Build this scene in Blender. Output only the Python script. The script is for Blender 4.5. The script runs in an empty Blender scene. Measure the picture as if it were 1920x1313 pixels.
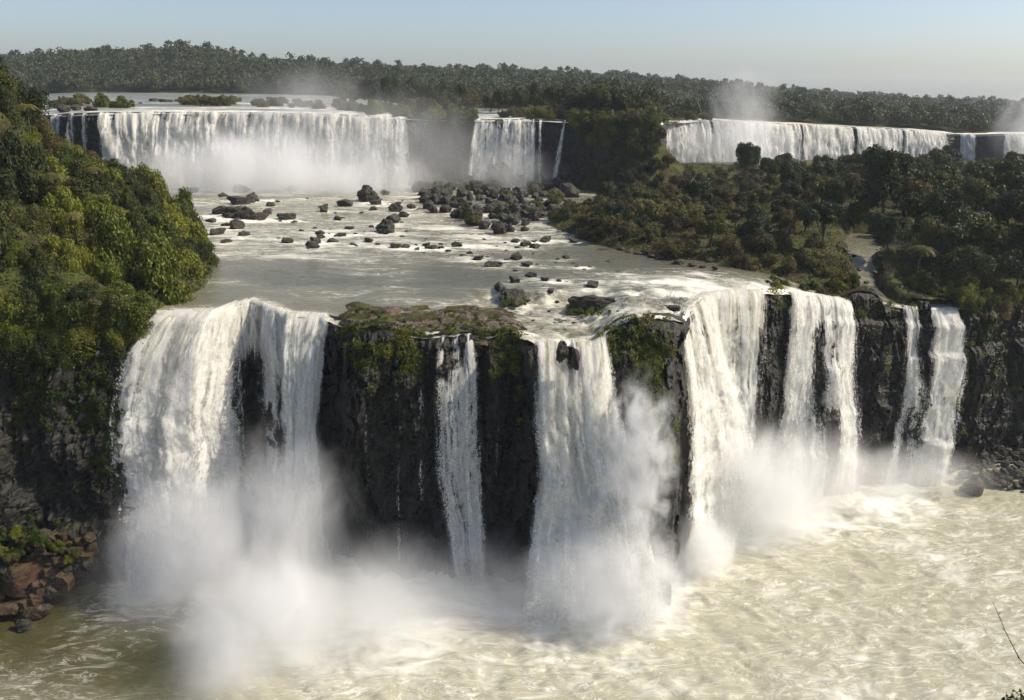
import bpy, math, random
import numpy as np
from mathutils import Matrix, Vector

# ------------------------------------------------------------------ camera, sky, sun, exposure
sc = bpy.context.scene
CAM_H, FPX = 72.0, 1600.0
PITCH, ROLL = math.radians(17.2), math.radians(0.8)
FWD = np.array([0, math.cos(PITCH), -math.sin(PITCH)])
_r0 = np.array([1.0, 0, 0]); _u0 = np.array([0, math.sin(PITCH), math.cos(PITCH)])
RGT = math.cos(ROLL) * _r0 + math.sin(ROLL) * _u0
UPV = -math.sin(ROLL) * _r0 + math.cos(ROLL) * _u0
cam_d = bpy.data.cameras.new('camera'); cam = bpy.data.objects.new('camera', cam_d)
sc.collection.objects.link(cam); sc.camera = cam
cam_d.sensor_width = 36.0; cam_d.lens = 36.0 * FPX / 1920.0
cam_d.clip_start = 0.5; cam_d.clip_end = 20000
cam.matrix_world = Matrix(((RGT[0], UPV[0], -FWD[0], 0), (RGT[1], UPV[1], -FWD[1], 0),
                           (RGT[2], UPV[2], -FWD[2], CAM_H), (0, 0, 0, 1)))
SUN_AZ, SUN_EL = math.radians(88), math.radians(42)      # azimuth from +Y (view) towards +X
world = bpy.data.worlds.new('World'); sc.world = world; world.use_nodes = True
_wn = world.node_tree.nodes; _wl = world.node_tree.links
_sky = _wn.new('ShaderNodeTexSky'); _sky.sky_type = 'NISHITA'; _sky.sun_disc = False
_sky.sun_elevation = SUN_EL; _sky.sun_rotation = SUN_AZ
_sky.altitude = 200; _sky.air_density = 0.75; _sky.dust_density = 2.0; _sky.ozone_density = 0.9
_bg = _wn['Background']; _bg.inputs['Strength'].default_value = 0.14
_wl.new(_sky.outputs['Color'], _bg.inputs['Color'])
sun_d = bpy.data.lights.new('sun', 'SUN'); sun_d.energy = 5.0; sun_d.angle = math.radians(0.53)
sun_d.color = (1.0, 0.91, 0.765)
sun = bpy.data.objects.new('sun', sun_d); sc.collection.objects.link(sun)
sun_dir = Vector((math.sin(SUN_AZ) * math.cos(SUN_EL), math.cos(SUN_AZ) * math.cos(SUN_EL), math.sin(SUN_EL)))
sun.rotation_euler = sun_dir.to_track_quat('Z', 'Y').to_euler()
sc.view_settings.view_transform = 'Standard'; sc.view_settings.look = 'None'
sc.view_settings.exposure = 0.16; sc.view_settings.gamma = 1.0; sc.view_settings.use_curve_mapping = False
sc.render.engine = 'CYCLES'
cy = sc.cycles
cy.max_bounces = 7; cy.diffuse_bounces = 3; cy.glossy_bounces = 2; cy.transmission_bounces = 2
cy.transparent_max_bounces = 14; cy.volume_bounces = 5; cy.caustics_reflective = False; cy.caustics_refractive = False
cy.use_adaptive_sampling = True; cy.adaptive_threshold = 0.04; cy.use_denoising = True
cy.sample_clamp_indirect = 4.0; cy.volume_step_rate = 1.0; cy.volume_max_steps = 64
try: cy.denoiser = 'OPENIMAGEDENOISE'
except Exception: pass

# ------------------------------------------------------------------ helpers
rng = np.random.default_rng(11); random.seed(5)
C = sc.collection
def ray(px, py): return FWD + (px - 960) / FPX * RGT + (656.5 - py) / FPX * UPV
def G(px, py, z):
    d = ray(px, py); return np.array([0, 0, CAM_H]) + (z - CAM_H) / d[2] * d
def PY(px, py, Y):
    d = ray(px, py); return np.array([0, 0, CAM_H]) + Y / d[1] * d
def proj(P):
    q = np.asarray(P, float) - [0, 0, CAM_H]; w = q @ FWD
    return 960 + FPX * (q @ RGT) / w, 656.5 - FPX * (q @ UPV) / w
_T = np.random.default_rng(3).random((64, 64, 64)).astype(np.float32)
def vnoise(x, y, z=0.0):
    x, y, z = np.broadcast_arrays(np.asarray(x, np.float64), np.asarray(y, np.float64), np.asarray(z, np.float64))
    ix, iy, iz = np.floor(x), np.floor(y), np.floor(z)
    fx, fy, fz = x - ix, y - iy, z - iz
    fx = fx * fx * (3 - 2 * fx); fy = fy * fy * (3 - 2 * fy); fz = fz * fz * (3 - 2 * fz)
    a, b, c = ix.astype(np.int64) & 63, iy.astype(np.int64) & 63, iz.astype(np.int64) & 63
    a1, b1, c1 = (a + 1) & 63, (b + 1) & 63, (c + 1) & 63
    def L(p, q, t): return p + (q - p) * t
    return L(L(L(_T[a, b, c], _T[a1, b, c], fx), L(_T[a, b1, c], _T[a1, b1, c], fx), fy),
             L(L(_T[a, b, c1], _T[a1, b, c1], fx), L(_T[a, b1, c1], _T[a1, b1, c1], fx), fy), fz) * 2 - 1
def fbm(x, y, z=0.0, o=4, g=0.5):
    s, a, f, t = 0.0, 1.0, 1.0, 0.0
    for i in range(o):
        s = s + a * vnoise(np.asarray(x) * f + 17.3 * i, np.asarray(y) * f + 5.1 * i, np.asarray(z) * f + 9.7 * i); t += a; a *= g; f *= 2.03
    return s / t
def ridge(x, y, z=0.0, o=4):
    s, a, f, t = 0.0, 1.0, 1.0, 0.0
    for i in range(o):
        s = s + a * (1 - 2 * np.abs(vnoise(np.asarray(x) * f + 3.3 * i, np.asarray(y) * f + 8.1 * i, np.asarray(z) * f))); t += a; a *= .5; f *= 2.1
    return s / t
def sstep(a, b, x):
    t = np.clip((np.asarray(x, float) - a) / (b - a), 0, 1); return t * t * (3 - 2 * t)

def mk_mesh(name, V, F, mats=None, smooth=True, attrs=None, uv=None, midx=None):
    me = bpy.data.meshes.new(name)
    V = np.asarray(V, np.float32); F = np.asarray(F, np.int32); n, k = F.shape
    me.vertices.add(len(V)); me.vertices.foreach_set('co', V.ravel())
    me.loops.add(n * k); me.loops.foreach_set('vertex_index', F.ravel())
    me.polygons.add(n); me.polygons.foreach_set('loop_start', np.arange(0, n * k, k, dtype=np.int32))
    me.polygons.foreach_set('use_smooth', np.full(n, bool(smooth)))
    for m in (mats if isinstance(mats, (list, tuple)) else [mats] if mats else []): me.materials.append(m)
    if midx is not None: me.polygons.foreach_set('material_index', np.asarray(midx, np.int32))
    for kx, a in (attrs or {}).items():
        at = me.attributes.new(kx, 'FLOAT', 'POINT'); at.data.foreach_set('value', np.asarray(a, np.float32).ravel())
    if uv is not None:
        u = me.uv_layers.new(name='uv'); u.data.foreach_set('uv', np.asarray(uv, np.float32)[F.ravel()].ravel())
    me.update(calc_edges=True)
    return me
def obj(name, me, parent=None, loc=None):
    o = bpy.data.objects.new(name, me); C.objects.link(o)
    if parent is not None: o.parent = parent
    if loc is not None: o.location = [float(v) for v in loc]
    return o
def tag(o, label=None, cat=None, group=None, kind=None):
    if label: o['label'] = label
    if cat: o['category'] = cat
    if group: o['group'] = group
    if kind: o['kind'] = kind
    return o
def grid_faces(nu, nv, keep=None):
    i = np.arange(nu - 1)[:, None] * nv + np.arange(nv - 1)[None, :]
    F = np.stack([i, i + nv, i + nv + 1, i + 1], -1).reshape(-1, 4)
    return F if keep is None else F[np.asarray(keep).reshape(-1)]

# ---- materials
class NT:
    def __init__(s, name):
        s.m = bpy.data.materials.new(name); s.m.use_nodes = True; s.t = s.m.node_tree; s.t.nodes.clear()
        s.out = s.t.nodes.new('ShaderNodeOutputMaterial')
    def n(s, kind, _o=0, **kw):
        nd = s.t.nodes.new('ShaderNode' + kind)
        for k, v in kw.items():
            k = k.rstrip('_')
            if isinstance(k, str) and hasattr(nd, k) and k not in nd.inputs: setattr(nd, k, v)
            else: s.set(nd, k, v)
        return nd
    def set(s, nd, k, v):
        i = nd.inputs[int(k[1:])] if k[0] == 'i' and k[1:].isdigit() else nd.inputs[k]
        if isinstance(v, bpy.types.NodeSocket): s.t.links.new(v, i)
        elif isinstance(v, bpy.types.Node): s.t.links.new(v.outputs[0], i)
        else: i.default_value = v
    def math(s, op, a, b=None, c=None, clamp=False):
        nd = s.t.nodes.new('ShaderNodeMath'); nd.operation = op; nd.use_clamp = clamp
        for k, v in enumerate((a, b, c)):
            if v is not None: s.set(nd, 'i%d' % k, v)
        return nd.outputs[0]
    def ss(s, a, b, x):
        nd = s.t.nodes.new('ShaderNodeMapRange'); nd.interpolation_type = 'SMOOTHSTEP'
        s.set(nd, 'Value', x); s.set(nd, 'From Min', a); s.set(nd, 'From Max', b); return nd.outputs[0]
    def mix(s, f, a, b):
        nd = s.t.nodes.new('ShaderNodeMix'); nd.data_type = 'RGBA'
        s.set(nd, 'i0', f)
        s.set(nd, 'i6', a if not isinstance(a, tuple) else (*a, 1)); s.set(nd, 'i7', b if not isinstance(b, tuple) else (*b, 1))
        return nd.outputs[2]
    def noise(s, vec, scale=1, detail=4, rough=.55, dist=0.0, typ='FBM'):
        nd = s.t.nodes.new('ShaderNodeTexNoise'); nd.noise_type = typ
        if vec is not None: s.set(nd, 'Vector', vec)
        nd.inputs['Scale'].default_value = scale; nd.inputs['Detail'].default_value = detail
        nd.inputs['Roughness'].default_value = rough; nd.inputs['Distortion'].default_value = dist
        if typ != 'FBM' and 'Offset' in nd.inputs: nd.inputs['Offset'].default_value = 0.9
        return nd.outputs[0]
    def mapv(s, vec, scale=(1, 1, 1), loc=(0, 0, 0), rot=(0, 0, 0)):
        nd = s.t.nodes.new('ShaderNodeMapping'); s.set(nd, 'Vector', vec)
        nd.inputs['Scale'].default_value = scale; nd.inputs['Location'].default_value = loc; nd.inputs['Rotation'].default_value = rot
        return nd.outputs[0]
    def attr(s, name):
        nd = s.t.nodes.new('ShaderNodeAttribute'); nd.attribute_name = name; return nd.outputs['Fac']
    def pos(s): return s.t.nodes.new('ShaderNodeNewGeometry').outputs['Position']
    def ramp(s, f, stops):
        nd = s.t.nodes.new('ShaderNodeValToRGB'); s.set(nd, 'Fac', f); el = nd.color_ramp.elements
        while len(el) < len(stops): el.new(0.5)
        for e, (p, c) in zip(el, stops): e.position = p; e.color = (*c, 1)
        return nd.outputs[0]
    def bump(s, h, strength=.5, dist=.2):
        nd = s.t.nodes.new('ShaderNodeBump'); s.set(nd, 'Height', h); nd.inputs['Strength'].default_value = strength; nd.inputs['Distance'].default_value = dist
        return nd.outputs[0]
    def prin(s, col, rough=.6, spec=.3, normal=None, **kw):
        nd = s.t.nodes.new('ShaderNodeBsdfPrincipled')
        s.set(nd, 'Base Color', col if not isinstance(col, tuple) else (*col, 1)); s.set(nd, 'Roughness', rough); s.set(nd, 'Specular IOR Level', spec)
        if normal is not None: s.set(nd, 'Normal', normal)
        for k, v in kw.items(): s.set(nd, k, v)
        return nd.outputs[0]
    def surf(s, x): s.t.links.new(x, s.out.inputs['Surface']); return s.m

def leaf_mat(name, stops, transl=.3, tint=False):
    t = NT(name)
    geo = t.t.nodes.new('ShaderNodeNewGeometry'); oi = t.t.nodes.new('ShaderNodeObjectInfo')
    f = t.math('ADD', t.math('MULTIPLY', geo.outputs['Random Per Island'], .45), t.math('MULTIPLY', t.attr('tint') if tint else oi.outputs['Random'], .55))
    col = t.ramp(f, stops)
    a = t.prin(col, .55, .25)
    b = t.n('BsdfTranslucent', Color=col)
    mx = t.n('MixShader', i0=transl, i1=a, i2=b)
    return t.surf(mx.outputs[0])
def rock_mat(name, base, dark, lichen, lich=.5, scale=.35, rough=.75, spec=.25, bump=.8):
    t = NT(name); p = t.pos(); oi = t.t.nodes.new('ShaderNodeObjectInfo')
    pv = t.n('VectorMath', operation='ADD', i0=p, i1=t.n('VectorMath', operation='SCALE', i0=(31., 17., 11.), Scale=oi.outputs['Random']).outputs[0]).outputs[0]
    n1 = t.noise(pv, scale, 6, .62); n2 = t.noise(pv, scale * 5, 5, .65)
    col = t.mix(t.ss(.35, .68, n1), dark, base)
    geo = t.t.nodes.new('ShaderNodeNewGeometry'); sep = t.n('SeparateXYZ', i0=geo.outputs['Normal'])
    up = t.math('MULTIPLY', t.ss(.1, .9, sep.outputs[2]), t.ss(.42, .62, t.noise(pv, scale * 2.2, 5, .6)))
    col = t.mix(t.math('MULTIPLY', up, lich), col, lichen)
    col = t.mix(t.math('MULTIPLY', t.ss(.5, .3, n2), .6), col, dark)
    return t.surf(t.prin(col, rough, spec, t.bump(n2, bump, .35)))

M = {}
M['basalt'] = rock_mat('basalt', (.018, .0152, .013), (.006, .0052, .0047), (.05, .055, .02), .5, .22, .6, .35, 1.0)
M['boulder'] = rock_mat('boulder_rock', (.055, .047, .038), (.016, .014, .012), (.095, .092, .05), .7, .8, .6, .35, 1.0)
M['redrock'] = rock_mat('red_rock', (.12, .066, .042), (.03, .019, .014), (.09, .10, .03), .6, .45, .75, .2, .9)
M['shelf'] = rock_mat('shelf_rock', (.17, .11, .072), (.05, .037, .028), (.10, .11, .03), .3, .5, .45, .4, .9)
M['soil'] = rock_mat('soil', (.06, .045, .025), (.02, .017, .01), (.07, .085, .02), .9, .15, .9, .1, 1.0)
M['bark'] = rock_mat('bark', (.14, .12, .095), (.05, .042, .034), (.1, .1, .06), .2, 2.0, .85, .15, .6)
GREEN_BRIGHT = [(0, (.020, .036, .006)), (.35, (.045, .068, .009)), (.65, (.14, .162, .018)), (1, (.30, .275, .038))]
GREEN_MID = [(0, (.024, .034, .010)), (.45, (.052, .064, .016)), (.75, (.11, .112, .028)), (1, (.18, .155, .045))]
GREEN_DARK = [(0, (.024, .034, .014)), (.5, (.046, .057, .020)), (.8, (.072, .08, .028)), (1, (.105, .10, .036))]
BROWN = [(0, (.046, .036, .017)), (.5, (.085, .072, .028)), (.8, (.145, .118, .042)), (1, (.20, .16, .055))]
OLIVE = [(0, (.05, .052, .016)), (.5, (.115, .115, .03)), (1, (.23, .20, .055))]
M['leaf_bright'] = leaf_mat('leaf_bright', GREEN_BRIGHT, .22)
M['leaf_mid'] = leaf_mat('leaf_mid', GREEN_MID, .3)
M['leaf_dark'] = leaf_mat('leaf_dark', GREEN_DARK, .25)
M['leaf_brown'] = leaf_mat('leaf_brown', BROWN, .25)
M['leaf_olive'] = leaf_mat('leaf_olive', OLIVE, .3)
M['leaf_far'] = leaf_mat('leaf_far', [(0, (.03, .04, .018)), (.5, (.055, .066, .026)), (.8, (.085, .09, .034)), (1, (.13, .12, .045))], .2, tint=True)
M['leaf_bright_t'] = leaf_mat('leaf_bright_tinted', GREEN_BRIGHT, .3, tint=True)
M['leaf_olive_t'] = leaf_mat('leaf_olive_tinted', OLIVE, .3, tint=True)

def water_mat(name, water, foamc, scale=1.0, stretch=(1, 1, 1), rot=0.0, rough=.12, murk=None, bmp=.6):
    t = NT(name); p = t.pos()
    v = t.mapv(p, tuple(scale * k for k in stretch), rot=(0, 0, rot))
    w1 = t.n('TexNoise', Vector=v, Scale=.11, Detail=3.0)
    v2 = t.n('VectorMath', operation='MULTIPLY_ADD', i0=w1.outputs['Color'], i1=(7., 7., 7.), i2=v).outputs[0]
    a = t.noise(v2, .35, 8, .62, .6)
    b = t.math('ABSOLUTE', t.math('SUBTRACT', t.noise(v2, .5, 5, .6, 1.2), .5))       # thin curling filaments
    b2 = t.math('ABSOLUTE', t.math('SUBTRACT', t.noise(v2, 1.4, 5, .6, 1.0), .5))
    fa = t.attr('foam')
    big = t.ss(.0, .44, t.math('ADD', t.math('SUBTRACT', a, .78), t.math('MULTIPLY', fa, .55)))
    brk = t.ss(.42, .66, t.noise(v2, .9, 4, .6))
    fil = t.math('MULTIPLY', t.math('MULTIPLY', t.ss(.06, .0, b), t.ss(.15, .7, fa)), brk)
    fil2 = t.math('MULTIPLY', t.math('MULTIPLY', t.ss(.05, .0, b2), t.ss(.2, .9, fa)), brk)
    st = t.noise(t.mapv(v2, (.16, 1.0, 1)), .9, 6, .65, .5)
    st = t.math('MULTIPLY', t.ss(.54, .70, st), t.ss(.15, .75, fa))
    big = t.math('MAXIMUM', big, t.math('MULTIPLY', st, .8))
    f = t.math('MAXIMUM', big, t.math('MAXIMUM', t.math('MULTIPLY', fil, .85), t.math('MULTIPLY', fil2, .6)), clamp=True)
    wc = t.mix(t.ss(.0, .9, t.attr('murk')), water, murk or water)
    col = t.mix(f, wc, foamc)
    r = t.math('ADD', rough, t.math('MULTIPLY', f, .5))
    h = t.math('ADD', t.noise(v2, 1.3, 5, .6, .4), t.math('MULTIPLY', f, .35))
    return t.surf(t.prin(col, r, .5, t.bump(h, bmp, .4)))
M['river'] = water_mat('upper_river_water', (.10, .10, .066), (.80, .77, .66), 1.0, (.38, 1.0, 1), math.radians(-14), .11, (.24, .225, .15), 1.0)
M['plateau'] = water_mat('plateau_water', (.12, .12, .095), (.80, .78, .70), .5, (.5, 1, 1), 0, .42, (.2, .2, .15))
M['pool'] = water_mat('plunge_pool_water', (.055, .052, .018), (.78, .77, .69), 1.05, (.45, 1.0, 1), math.radians(-32), .22, (.385, .368, .265))

def fall_mat():
    t = NT('falling_water')
    uv = t.t.nodes.new('ShaderNodeUVMap'); uv.uv_map = 'uv'
    oi = t.t.nodes.new('ShaderNodeObjectInfo')
    off = t.n('CombineXYZ', i2=t.math('MULTIPLY', oi.outputs['Random'], 60.)).outputs[0]
    u = t.n('VectorMath', operation='ADD', i0=uv.outputs[0], i1=off).outputs[0]
    wob = t.n('TexNoise', Vector=t.mapv(u, (.25, .12, 1)), Scale=1.0, Detail=3.0)
    u2 = t.n('VectorMath', operation='MULTIPLY_ADD', i0=wob.outputs['Color'], i1=(1.2, 3.0, 0), i2=u).outputs[0]
    n1 = t.noise(t.mapv(u2, (.9, .045, 1)), 1, 4, .6)
    n2 = t.noise(t.mapv(u2, (2.7, .20, 1)), 1, 4, .65)
    n3 = t.noise(t.mapv(u2, (1.5, .75, 1)), 1, 6, .72)
    val = t.math('ADD', t.math('MULTIPLY', n1, .40), t.math('ADD', t.math('MULTIPLY', n2, .27), t.math('MULTIPLY', n3, .33)))
    gr = t.noise(t.mapv(u2, (6.5, 3.4, 1)), 1, 4, .7)
    val = t.math('ADD', val, t.math('MULTIPLY', t.math('MULTIPLY', t.math('SUBTRACT', gr, .5), t.attr('grain')), .7))
    d = t.attr('dens')
    thr = t.math('SUBTRACT', .70, t.math('MULTIPLY', d, .42))
    al = t.ss(t.math('SUBTRACT', thr, .05), t.math('ADD', thr, .09), val)
    al = t.math('MULTIPLY', al, t.math('MINIMUM', t.math('MULTIPLY', d, 4.), 1.))
    ti = t.math('MULTIPLY', t.attr('tint'), t.ss(.62, .38, n1), clamp=True)
    col = t.mix(ti, (.86, .85, .80), (.42, .37, .14))
    col = t.mix(t.math('MULTIPLY', t.ss(.48, .3, n2), .2), col, (.60, .60, .56))
    a = t.prin(col, .55, .3, t.bump(t.math('ADD', t.math('MULTIPLY', n2, .5), t.math('MULTIPLY', n3, 1.1)), .45, .4))
    b = t.n('BsdfTranslucent', Color=col)
    m1 = t.n('MixShader', i0=.42, i1=a, i2=b)
    tr = t.n('BsdfTransparent')
    m2 = t.n('MixShader', i0=al, i1=tr, i2=m1)
    return t.surf(m2.outputs[0])
M['fall'] = fall_mat()

def struct(name, me, **kw): return tag(obj(name, me), kind='structure', **kw)

# ------------------------------------------------------------------ the front cliff line (lip of the near falls)
LIP = [(-420, 640, 40), (-150, 620, 40), (60, 600, 40), (180, 592, 40), (250, 588, 39.8), (285, 585, 39.5), (330, 583, 39.5), (400, 582, 39.4), (430, 571, 39.4), (470, 561, 39.4),
       (510, 573, 39.2), (545, 588, 38.8), (600, 592, 38.5), (625, 602, 38.2), (680, 620, 38), (800, 628, 37.8), (890, 624, 37.9), (960, 620, 38),
       (985, 634, 37.6), (1010, 641, 37.4), (1110, 641, 37.4), (1132, 625, 38.2), (1160, 604, 39.4), (1200, 592, 40.4), (1262, 597, 40), (1282, 602, 39.4),
       (1293, 577, 39.1), (1312, 560, 39.2), (1340, 546, 39.5), (1430, 545, 38.9), (1480, 548, 37.8), (1590, 560, 35.4), (1690, 573, 33.6), (1740, 577, 33.1), (1800, 576, 33),
       (1920, 560, 33.5), (2150, 545, 34), (2500, 540, 34)]
lipP = np.array([G(*p) for p in LIP]); lipX, lipY, lipZ = lipP.T; lipPX = np.array([p[0] for p in LIP], float)
def lip_of_px(px): return np.interp(px, lipPX, lipX)
def lipYf(X): return np.interp(X, lipX, lipY)
def lipZf(X): return np.interp(X, lipX, lipZ)
def seg_dist(X, Y, pts):
    """signed distance to a closed polygon, positive inside"""
    pts = np.asarray(pts, float); d2 = np.full(np.shape(X), 1e12); inside = np.zeros(np.shape(X), bool)
    for a, b in zip(pts, np.roll(pts, -1, 0)):
        e = b - a; t = np.clip(((X - a[0]) * e[0] + (Y - a[1]) * e[1]) / (e @ e), 0, 1)
        d2 = np.minimum(d2, (X - a[0] - t * e[0]) ** 2 + (Y - a[1] - t * e[1]) ** 2)
        if a[1] != b[1]:
            c = ((a[1] > Y) != (b[1] > Y)) & (X < (b[0] - a[0]) * (Y - a[1]) / (b[1] - a[1]) + a[0]); inside ^= c
    return np.where(inside, 1, -1) * np.sqrt(d2)
ISLAND = [(7, 206), (13, 190), (20.5, 174), (30, 166), (40, 160), (50, 157), (57, 153), (61, 140), (300, 140), (320, 300), (290, 322), (130, 318), (84, 312), (64, 304), (50, 285), (34, 262), (22, 240), (12, 222)]
BANK = [(-54, 100), (-54, 122), (-51.5, 136), (-54.5, 152), (-67, 180), (-96, 228), (-130, 264), (-150, 284), (-400, 300), (-400, 100)]
CHANNEL = [(67, 158), (69.5, 154), (73, 157), (71.2, 168), (74, 177), (82, 179), (88, 190), (84, 199), (77, 198), (73, 187), (70, 178), (69, 168)]
def casc_edge(X): return 136.5 + 2.2 * fbm(np.asarray(X) * .25, 2.2, 0, 3) + 3 * sstep(14, 30, X)
def casc_mask(X): return sstep(lip_of_px(868) - 1, lip_of_px(868) + 4, X) * sstep(36, 28, X)
def z_river(X, Y):
    zl = lipZf(X); ly = lipYf(X)
    c = casc_mask(X); ce = casc_edge(X)
    return zl + (40 - zl) * ((1 - c) * sstep(0, 26, Y - ly) + c * (.35 * sstep(0, 18, Y - ly) + .65 * sstep(ce - 1.3, ce + .5, Y)))
def terrain(X, Y):
    zr = z_river(X, Y)
    n = fbm(X * .12, Y * .12, 1.5, 4)
    di = seg_dist(X, Y, ISLAND) + 2.0 * fbm(X * .09, Y * .09, 7, 3)
    dch = seg_dist(X, Y, CHANNEL) + 2.2 * fbm(X * .25, Y * .25, 13, 3)
    zi = zr - .6 + np.clip(di * .35, -1.5, 2.2) + np.clip((di - 8) * .03, 0, 1.6) + n * .7 * sstep(0, 8, di)
    zi = np.where(di > -3, zi, zr - 1.5)
    zi = np.minimum(zi, zr + .5 - 1.6 * sstep(-2.5, 1.0, dch) + 8 * sstep(0, -8, dch))
    ax, ay, bx_, by_ = 20., 283., 41., 284.
    tt_ = np.clip(((X - ax) * (bx_ - ax) + (Y - ay) * (by_ - ay)) / ((bx_ - ax) ** 2 + (by_ - ay) ** 2), 0, 1)
    dsp = np.hypot(X - ax - tt_ * (bx_ - ax), Y - ay - tt_ * (by_ - ay))
    zi = np.maximum(zi, np.where(dsp < 26, 40 + 21 * sstep(-.1, 1, tt_) - 1.0 * dsp + 1.5 * n, 0))
    db = seg_dist(X, Y, BANK); df = Y - lipYf(X)
    zb = 40 + np.minimum(np.clip(db, -3, 99) * .64 + 1.35 * np.clip(db - 24, 0, 22), 2.5 + df * .85)
    zb = np.minimum(zb, 40 + 28 + 3 * n) + n * 1.2 * sstep(0, 8, db)
    zb = np.where(db > -2.5, zb, 30)
    # bare rock shelf on the lip between the near falls
    px0, px1 = lip_of_px(612), lip_of_px(1000)
    sh = sstep(px0 - 1, px0 + 4, X) * sstep(px1 + 1, px1 - 4, X)
    front = Y - lipYf(X)
    zs = zr - 1.0 + sh * (1.28 * sstep(16, 7, front) + .5 * fbm(X * .35, Y * .5, 3, 4) + .25 * np.round(2 * fbm(X * .16, Y * .22, 9, 2)))
    return np.maximum(np.maximum(zi, zb), zs)

# front cliff surface offset from the lip (towards the camera), as a function of X (at lip) and height
BUMPS = [  # px, z, width px, height m, amount m
    (462, 22, 20, 8, 3.0), (640, 18, 60, 16, 1.6), (700, 30, 40, 8, .8), (1065, 30, 18, 8, 1.5), (1020, 20, 28, 14, 1.8), (1210, 26, 46, 12, 2.4), (1318, 32, 16, 5, 3.5), (1300, 14, 40, 9, 1.5),
    (1450, 17, 30, 8, 4.2), (1555, 21, 20, 6, 3.6), (1570, 9, 26, 8, 2.6), (1730, 20, 18, 8, 1.2), (1650, 14, 36, 14, 1.5), (870, 4, 60, 4, 2.0), (940, 27, 30, 7, 1.6), (820, 31, 14, 4, 1.6)]
bX = [(lip_of_px(b[0]), (lip_of_px(b[0] + b[2]) - lip_of_px(b[0] - b[2])) / 2, *b[1:2], b[3], b[4]) for b in BUMPS]
def cliff_off(X, z):
    zl = lipZf(X); dz = np.clip(zl - z, 0, 60)
    o = dz * .075
    o = o + 1.5 * fbm(X * .13, z * .07, 2, 3) * sstep(0, 8, dz)
    PXc = np.interp(X, lipX, lipPX)
    for k, zz in enumerate((31., 24.5, 17., 9.)):
        zk = zz + 2.5 * fbm(X * .05, 40 + k, 0, 2); a = 1.5 * np.clip(fbm(X * .09, 3.7 * k, 5, 2) * 2.2 + .35, 0, 1)
        o = o + a * sstep(zk + .5, zk - .4, z)
    lean = sstep(1132, 1155, PXc) * sstep(1275, 1255, PXc) * .55 + sstep(640, 660, PXc) * sstep(800, 770, PXc) * .3 + sstep(900, 925, PXc) * sstep(985, 965, PXc) * .3
    o = o + lean * np.minimum(dz, 5 + 4 * sstep(1100, 1140, PXc))
    for x0, w, z0, h, a in bX: o = o + a * np.exp(-((X - x0) / w) ** 2 - ((z - z0) / h) ** 2)
    return o
def cliff_detail(X, z):
    q = 1.2 * np.floor(2.4 * (fbm(X * .33 + .9 * fbm(X * .25, z * .22, 4, 2), z * .10 + .6 * fbm(X * .2, z * .1, 6, 2), 5, 3) + .02 * z)) / 2.4
    q2 = .6 * np.floor(3 * fbm(X * .75 + .5 * fbm(X * .5, z * .5, 2, 2), z * .42, 8, 3)) / 3
    led = .5 * np.floor(3 * fbm(X * .12, z * .5, 12, 2)) / 3
    return q * 1.5 + q2 * 1.5 + led * 1.6 + .5 * np.floor(4 * fbm(X * 1.8, z * .35, 21, 2)) / 4 + .35 * ridge(X * .6, z * .3, 3, 4) + .22 * fbm(X * 2.2, z * 1.2, 6, 3)

def build_front_cliff():
    x0, x1 = lip_of_px(-420) - 30, lip_of_px(2500)
    xs = np.linspace(x0, x1, 1500); zt = np.linspace(0, 1, 190)
    X, T = np.meshgrid(xs, zt, indexing='ij'); zl = lipZf(X)
    bank = sstep(-56, -62, X)
    PXc = np.interp(X, lipX, lipPX); rk = np.zeros_like(X)
    for a_, b_ in [(-900, 284), (612, 1002), (1132, 1288), (1434, 1478), (1594, 1690), (1720, 1740), (1796, 2600)]: rk = np.maximum(rk, sstep(a_ - 6, a_ + 4, PXc) * sstep(b_ + 6, b_ - 4, PXc))
    top = zl - .9 + rk * (1.05 + .4 * fbm(X * .4, 3.3, 0, 3))
    top = np.where(rk > .5, np.maximum(top, terrain(X, lipYf(X) + .25) + .12), top)
    z = top + (-3 - top) * T
    dz = top - z
    off = cliff_off(X, z) + cliff_detail(X, z) * sstep(0, 1.6, dz)
    off = off - 2.2 * sstep(.7, 0, dz)                      # rounds back under the lip
    V = np.stack([X + .15 * off * np.sign(fbm(X * .2, z * .1, 4, 2)) * .3, lipYf(X) - off, z], -1).reshape(-1, 3)
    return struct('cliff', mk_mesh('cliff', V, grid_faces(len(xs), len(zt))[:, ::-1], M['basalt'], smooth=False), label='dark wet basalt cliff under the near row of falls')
build_front_cliff()

# boulders in the river: photo column, row, width
ROW = [(395, 418, 26), (405, 441, 34), (424, 457, 24), (440, 430, 34), (412, 402, 44), (438, 408, 48), (462, 412, 44), (484, 414, 40), (452, 384, 52), (470, 378, 36), (500, 402, 27), (538, 412, 38), (425, 424, 20), (455, 444, 24), (508, 388, 20)]
MID = [(537, 457, 25), (585, 466, 30), (592, 457, 28), (600, 441, 22), (602, 448, 20), (624, 455, 26), (638, 445, 26), (654, 432, 22), (665, 441, 14), (662, 461, 14), (618, 441, 10), (692, 455, 26), (722, 437, 54), (708, 461, 19), (740, 466, 26), (760, 465, 20), (781, 470, 14), (798, 463, 22), (808, 468, 26), (828, 467, 14), (840, 473, 15), (858, 464, 26), (868, 482, 16), (882, 478, 18), (896, 489, 27), (914, 484, 10), (925, 502, 36), (950, 490, 16), (968, 487, 32), (988, 500, 28)]
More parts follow.
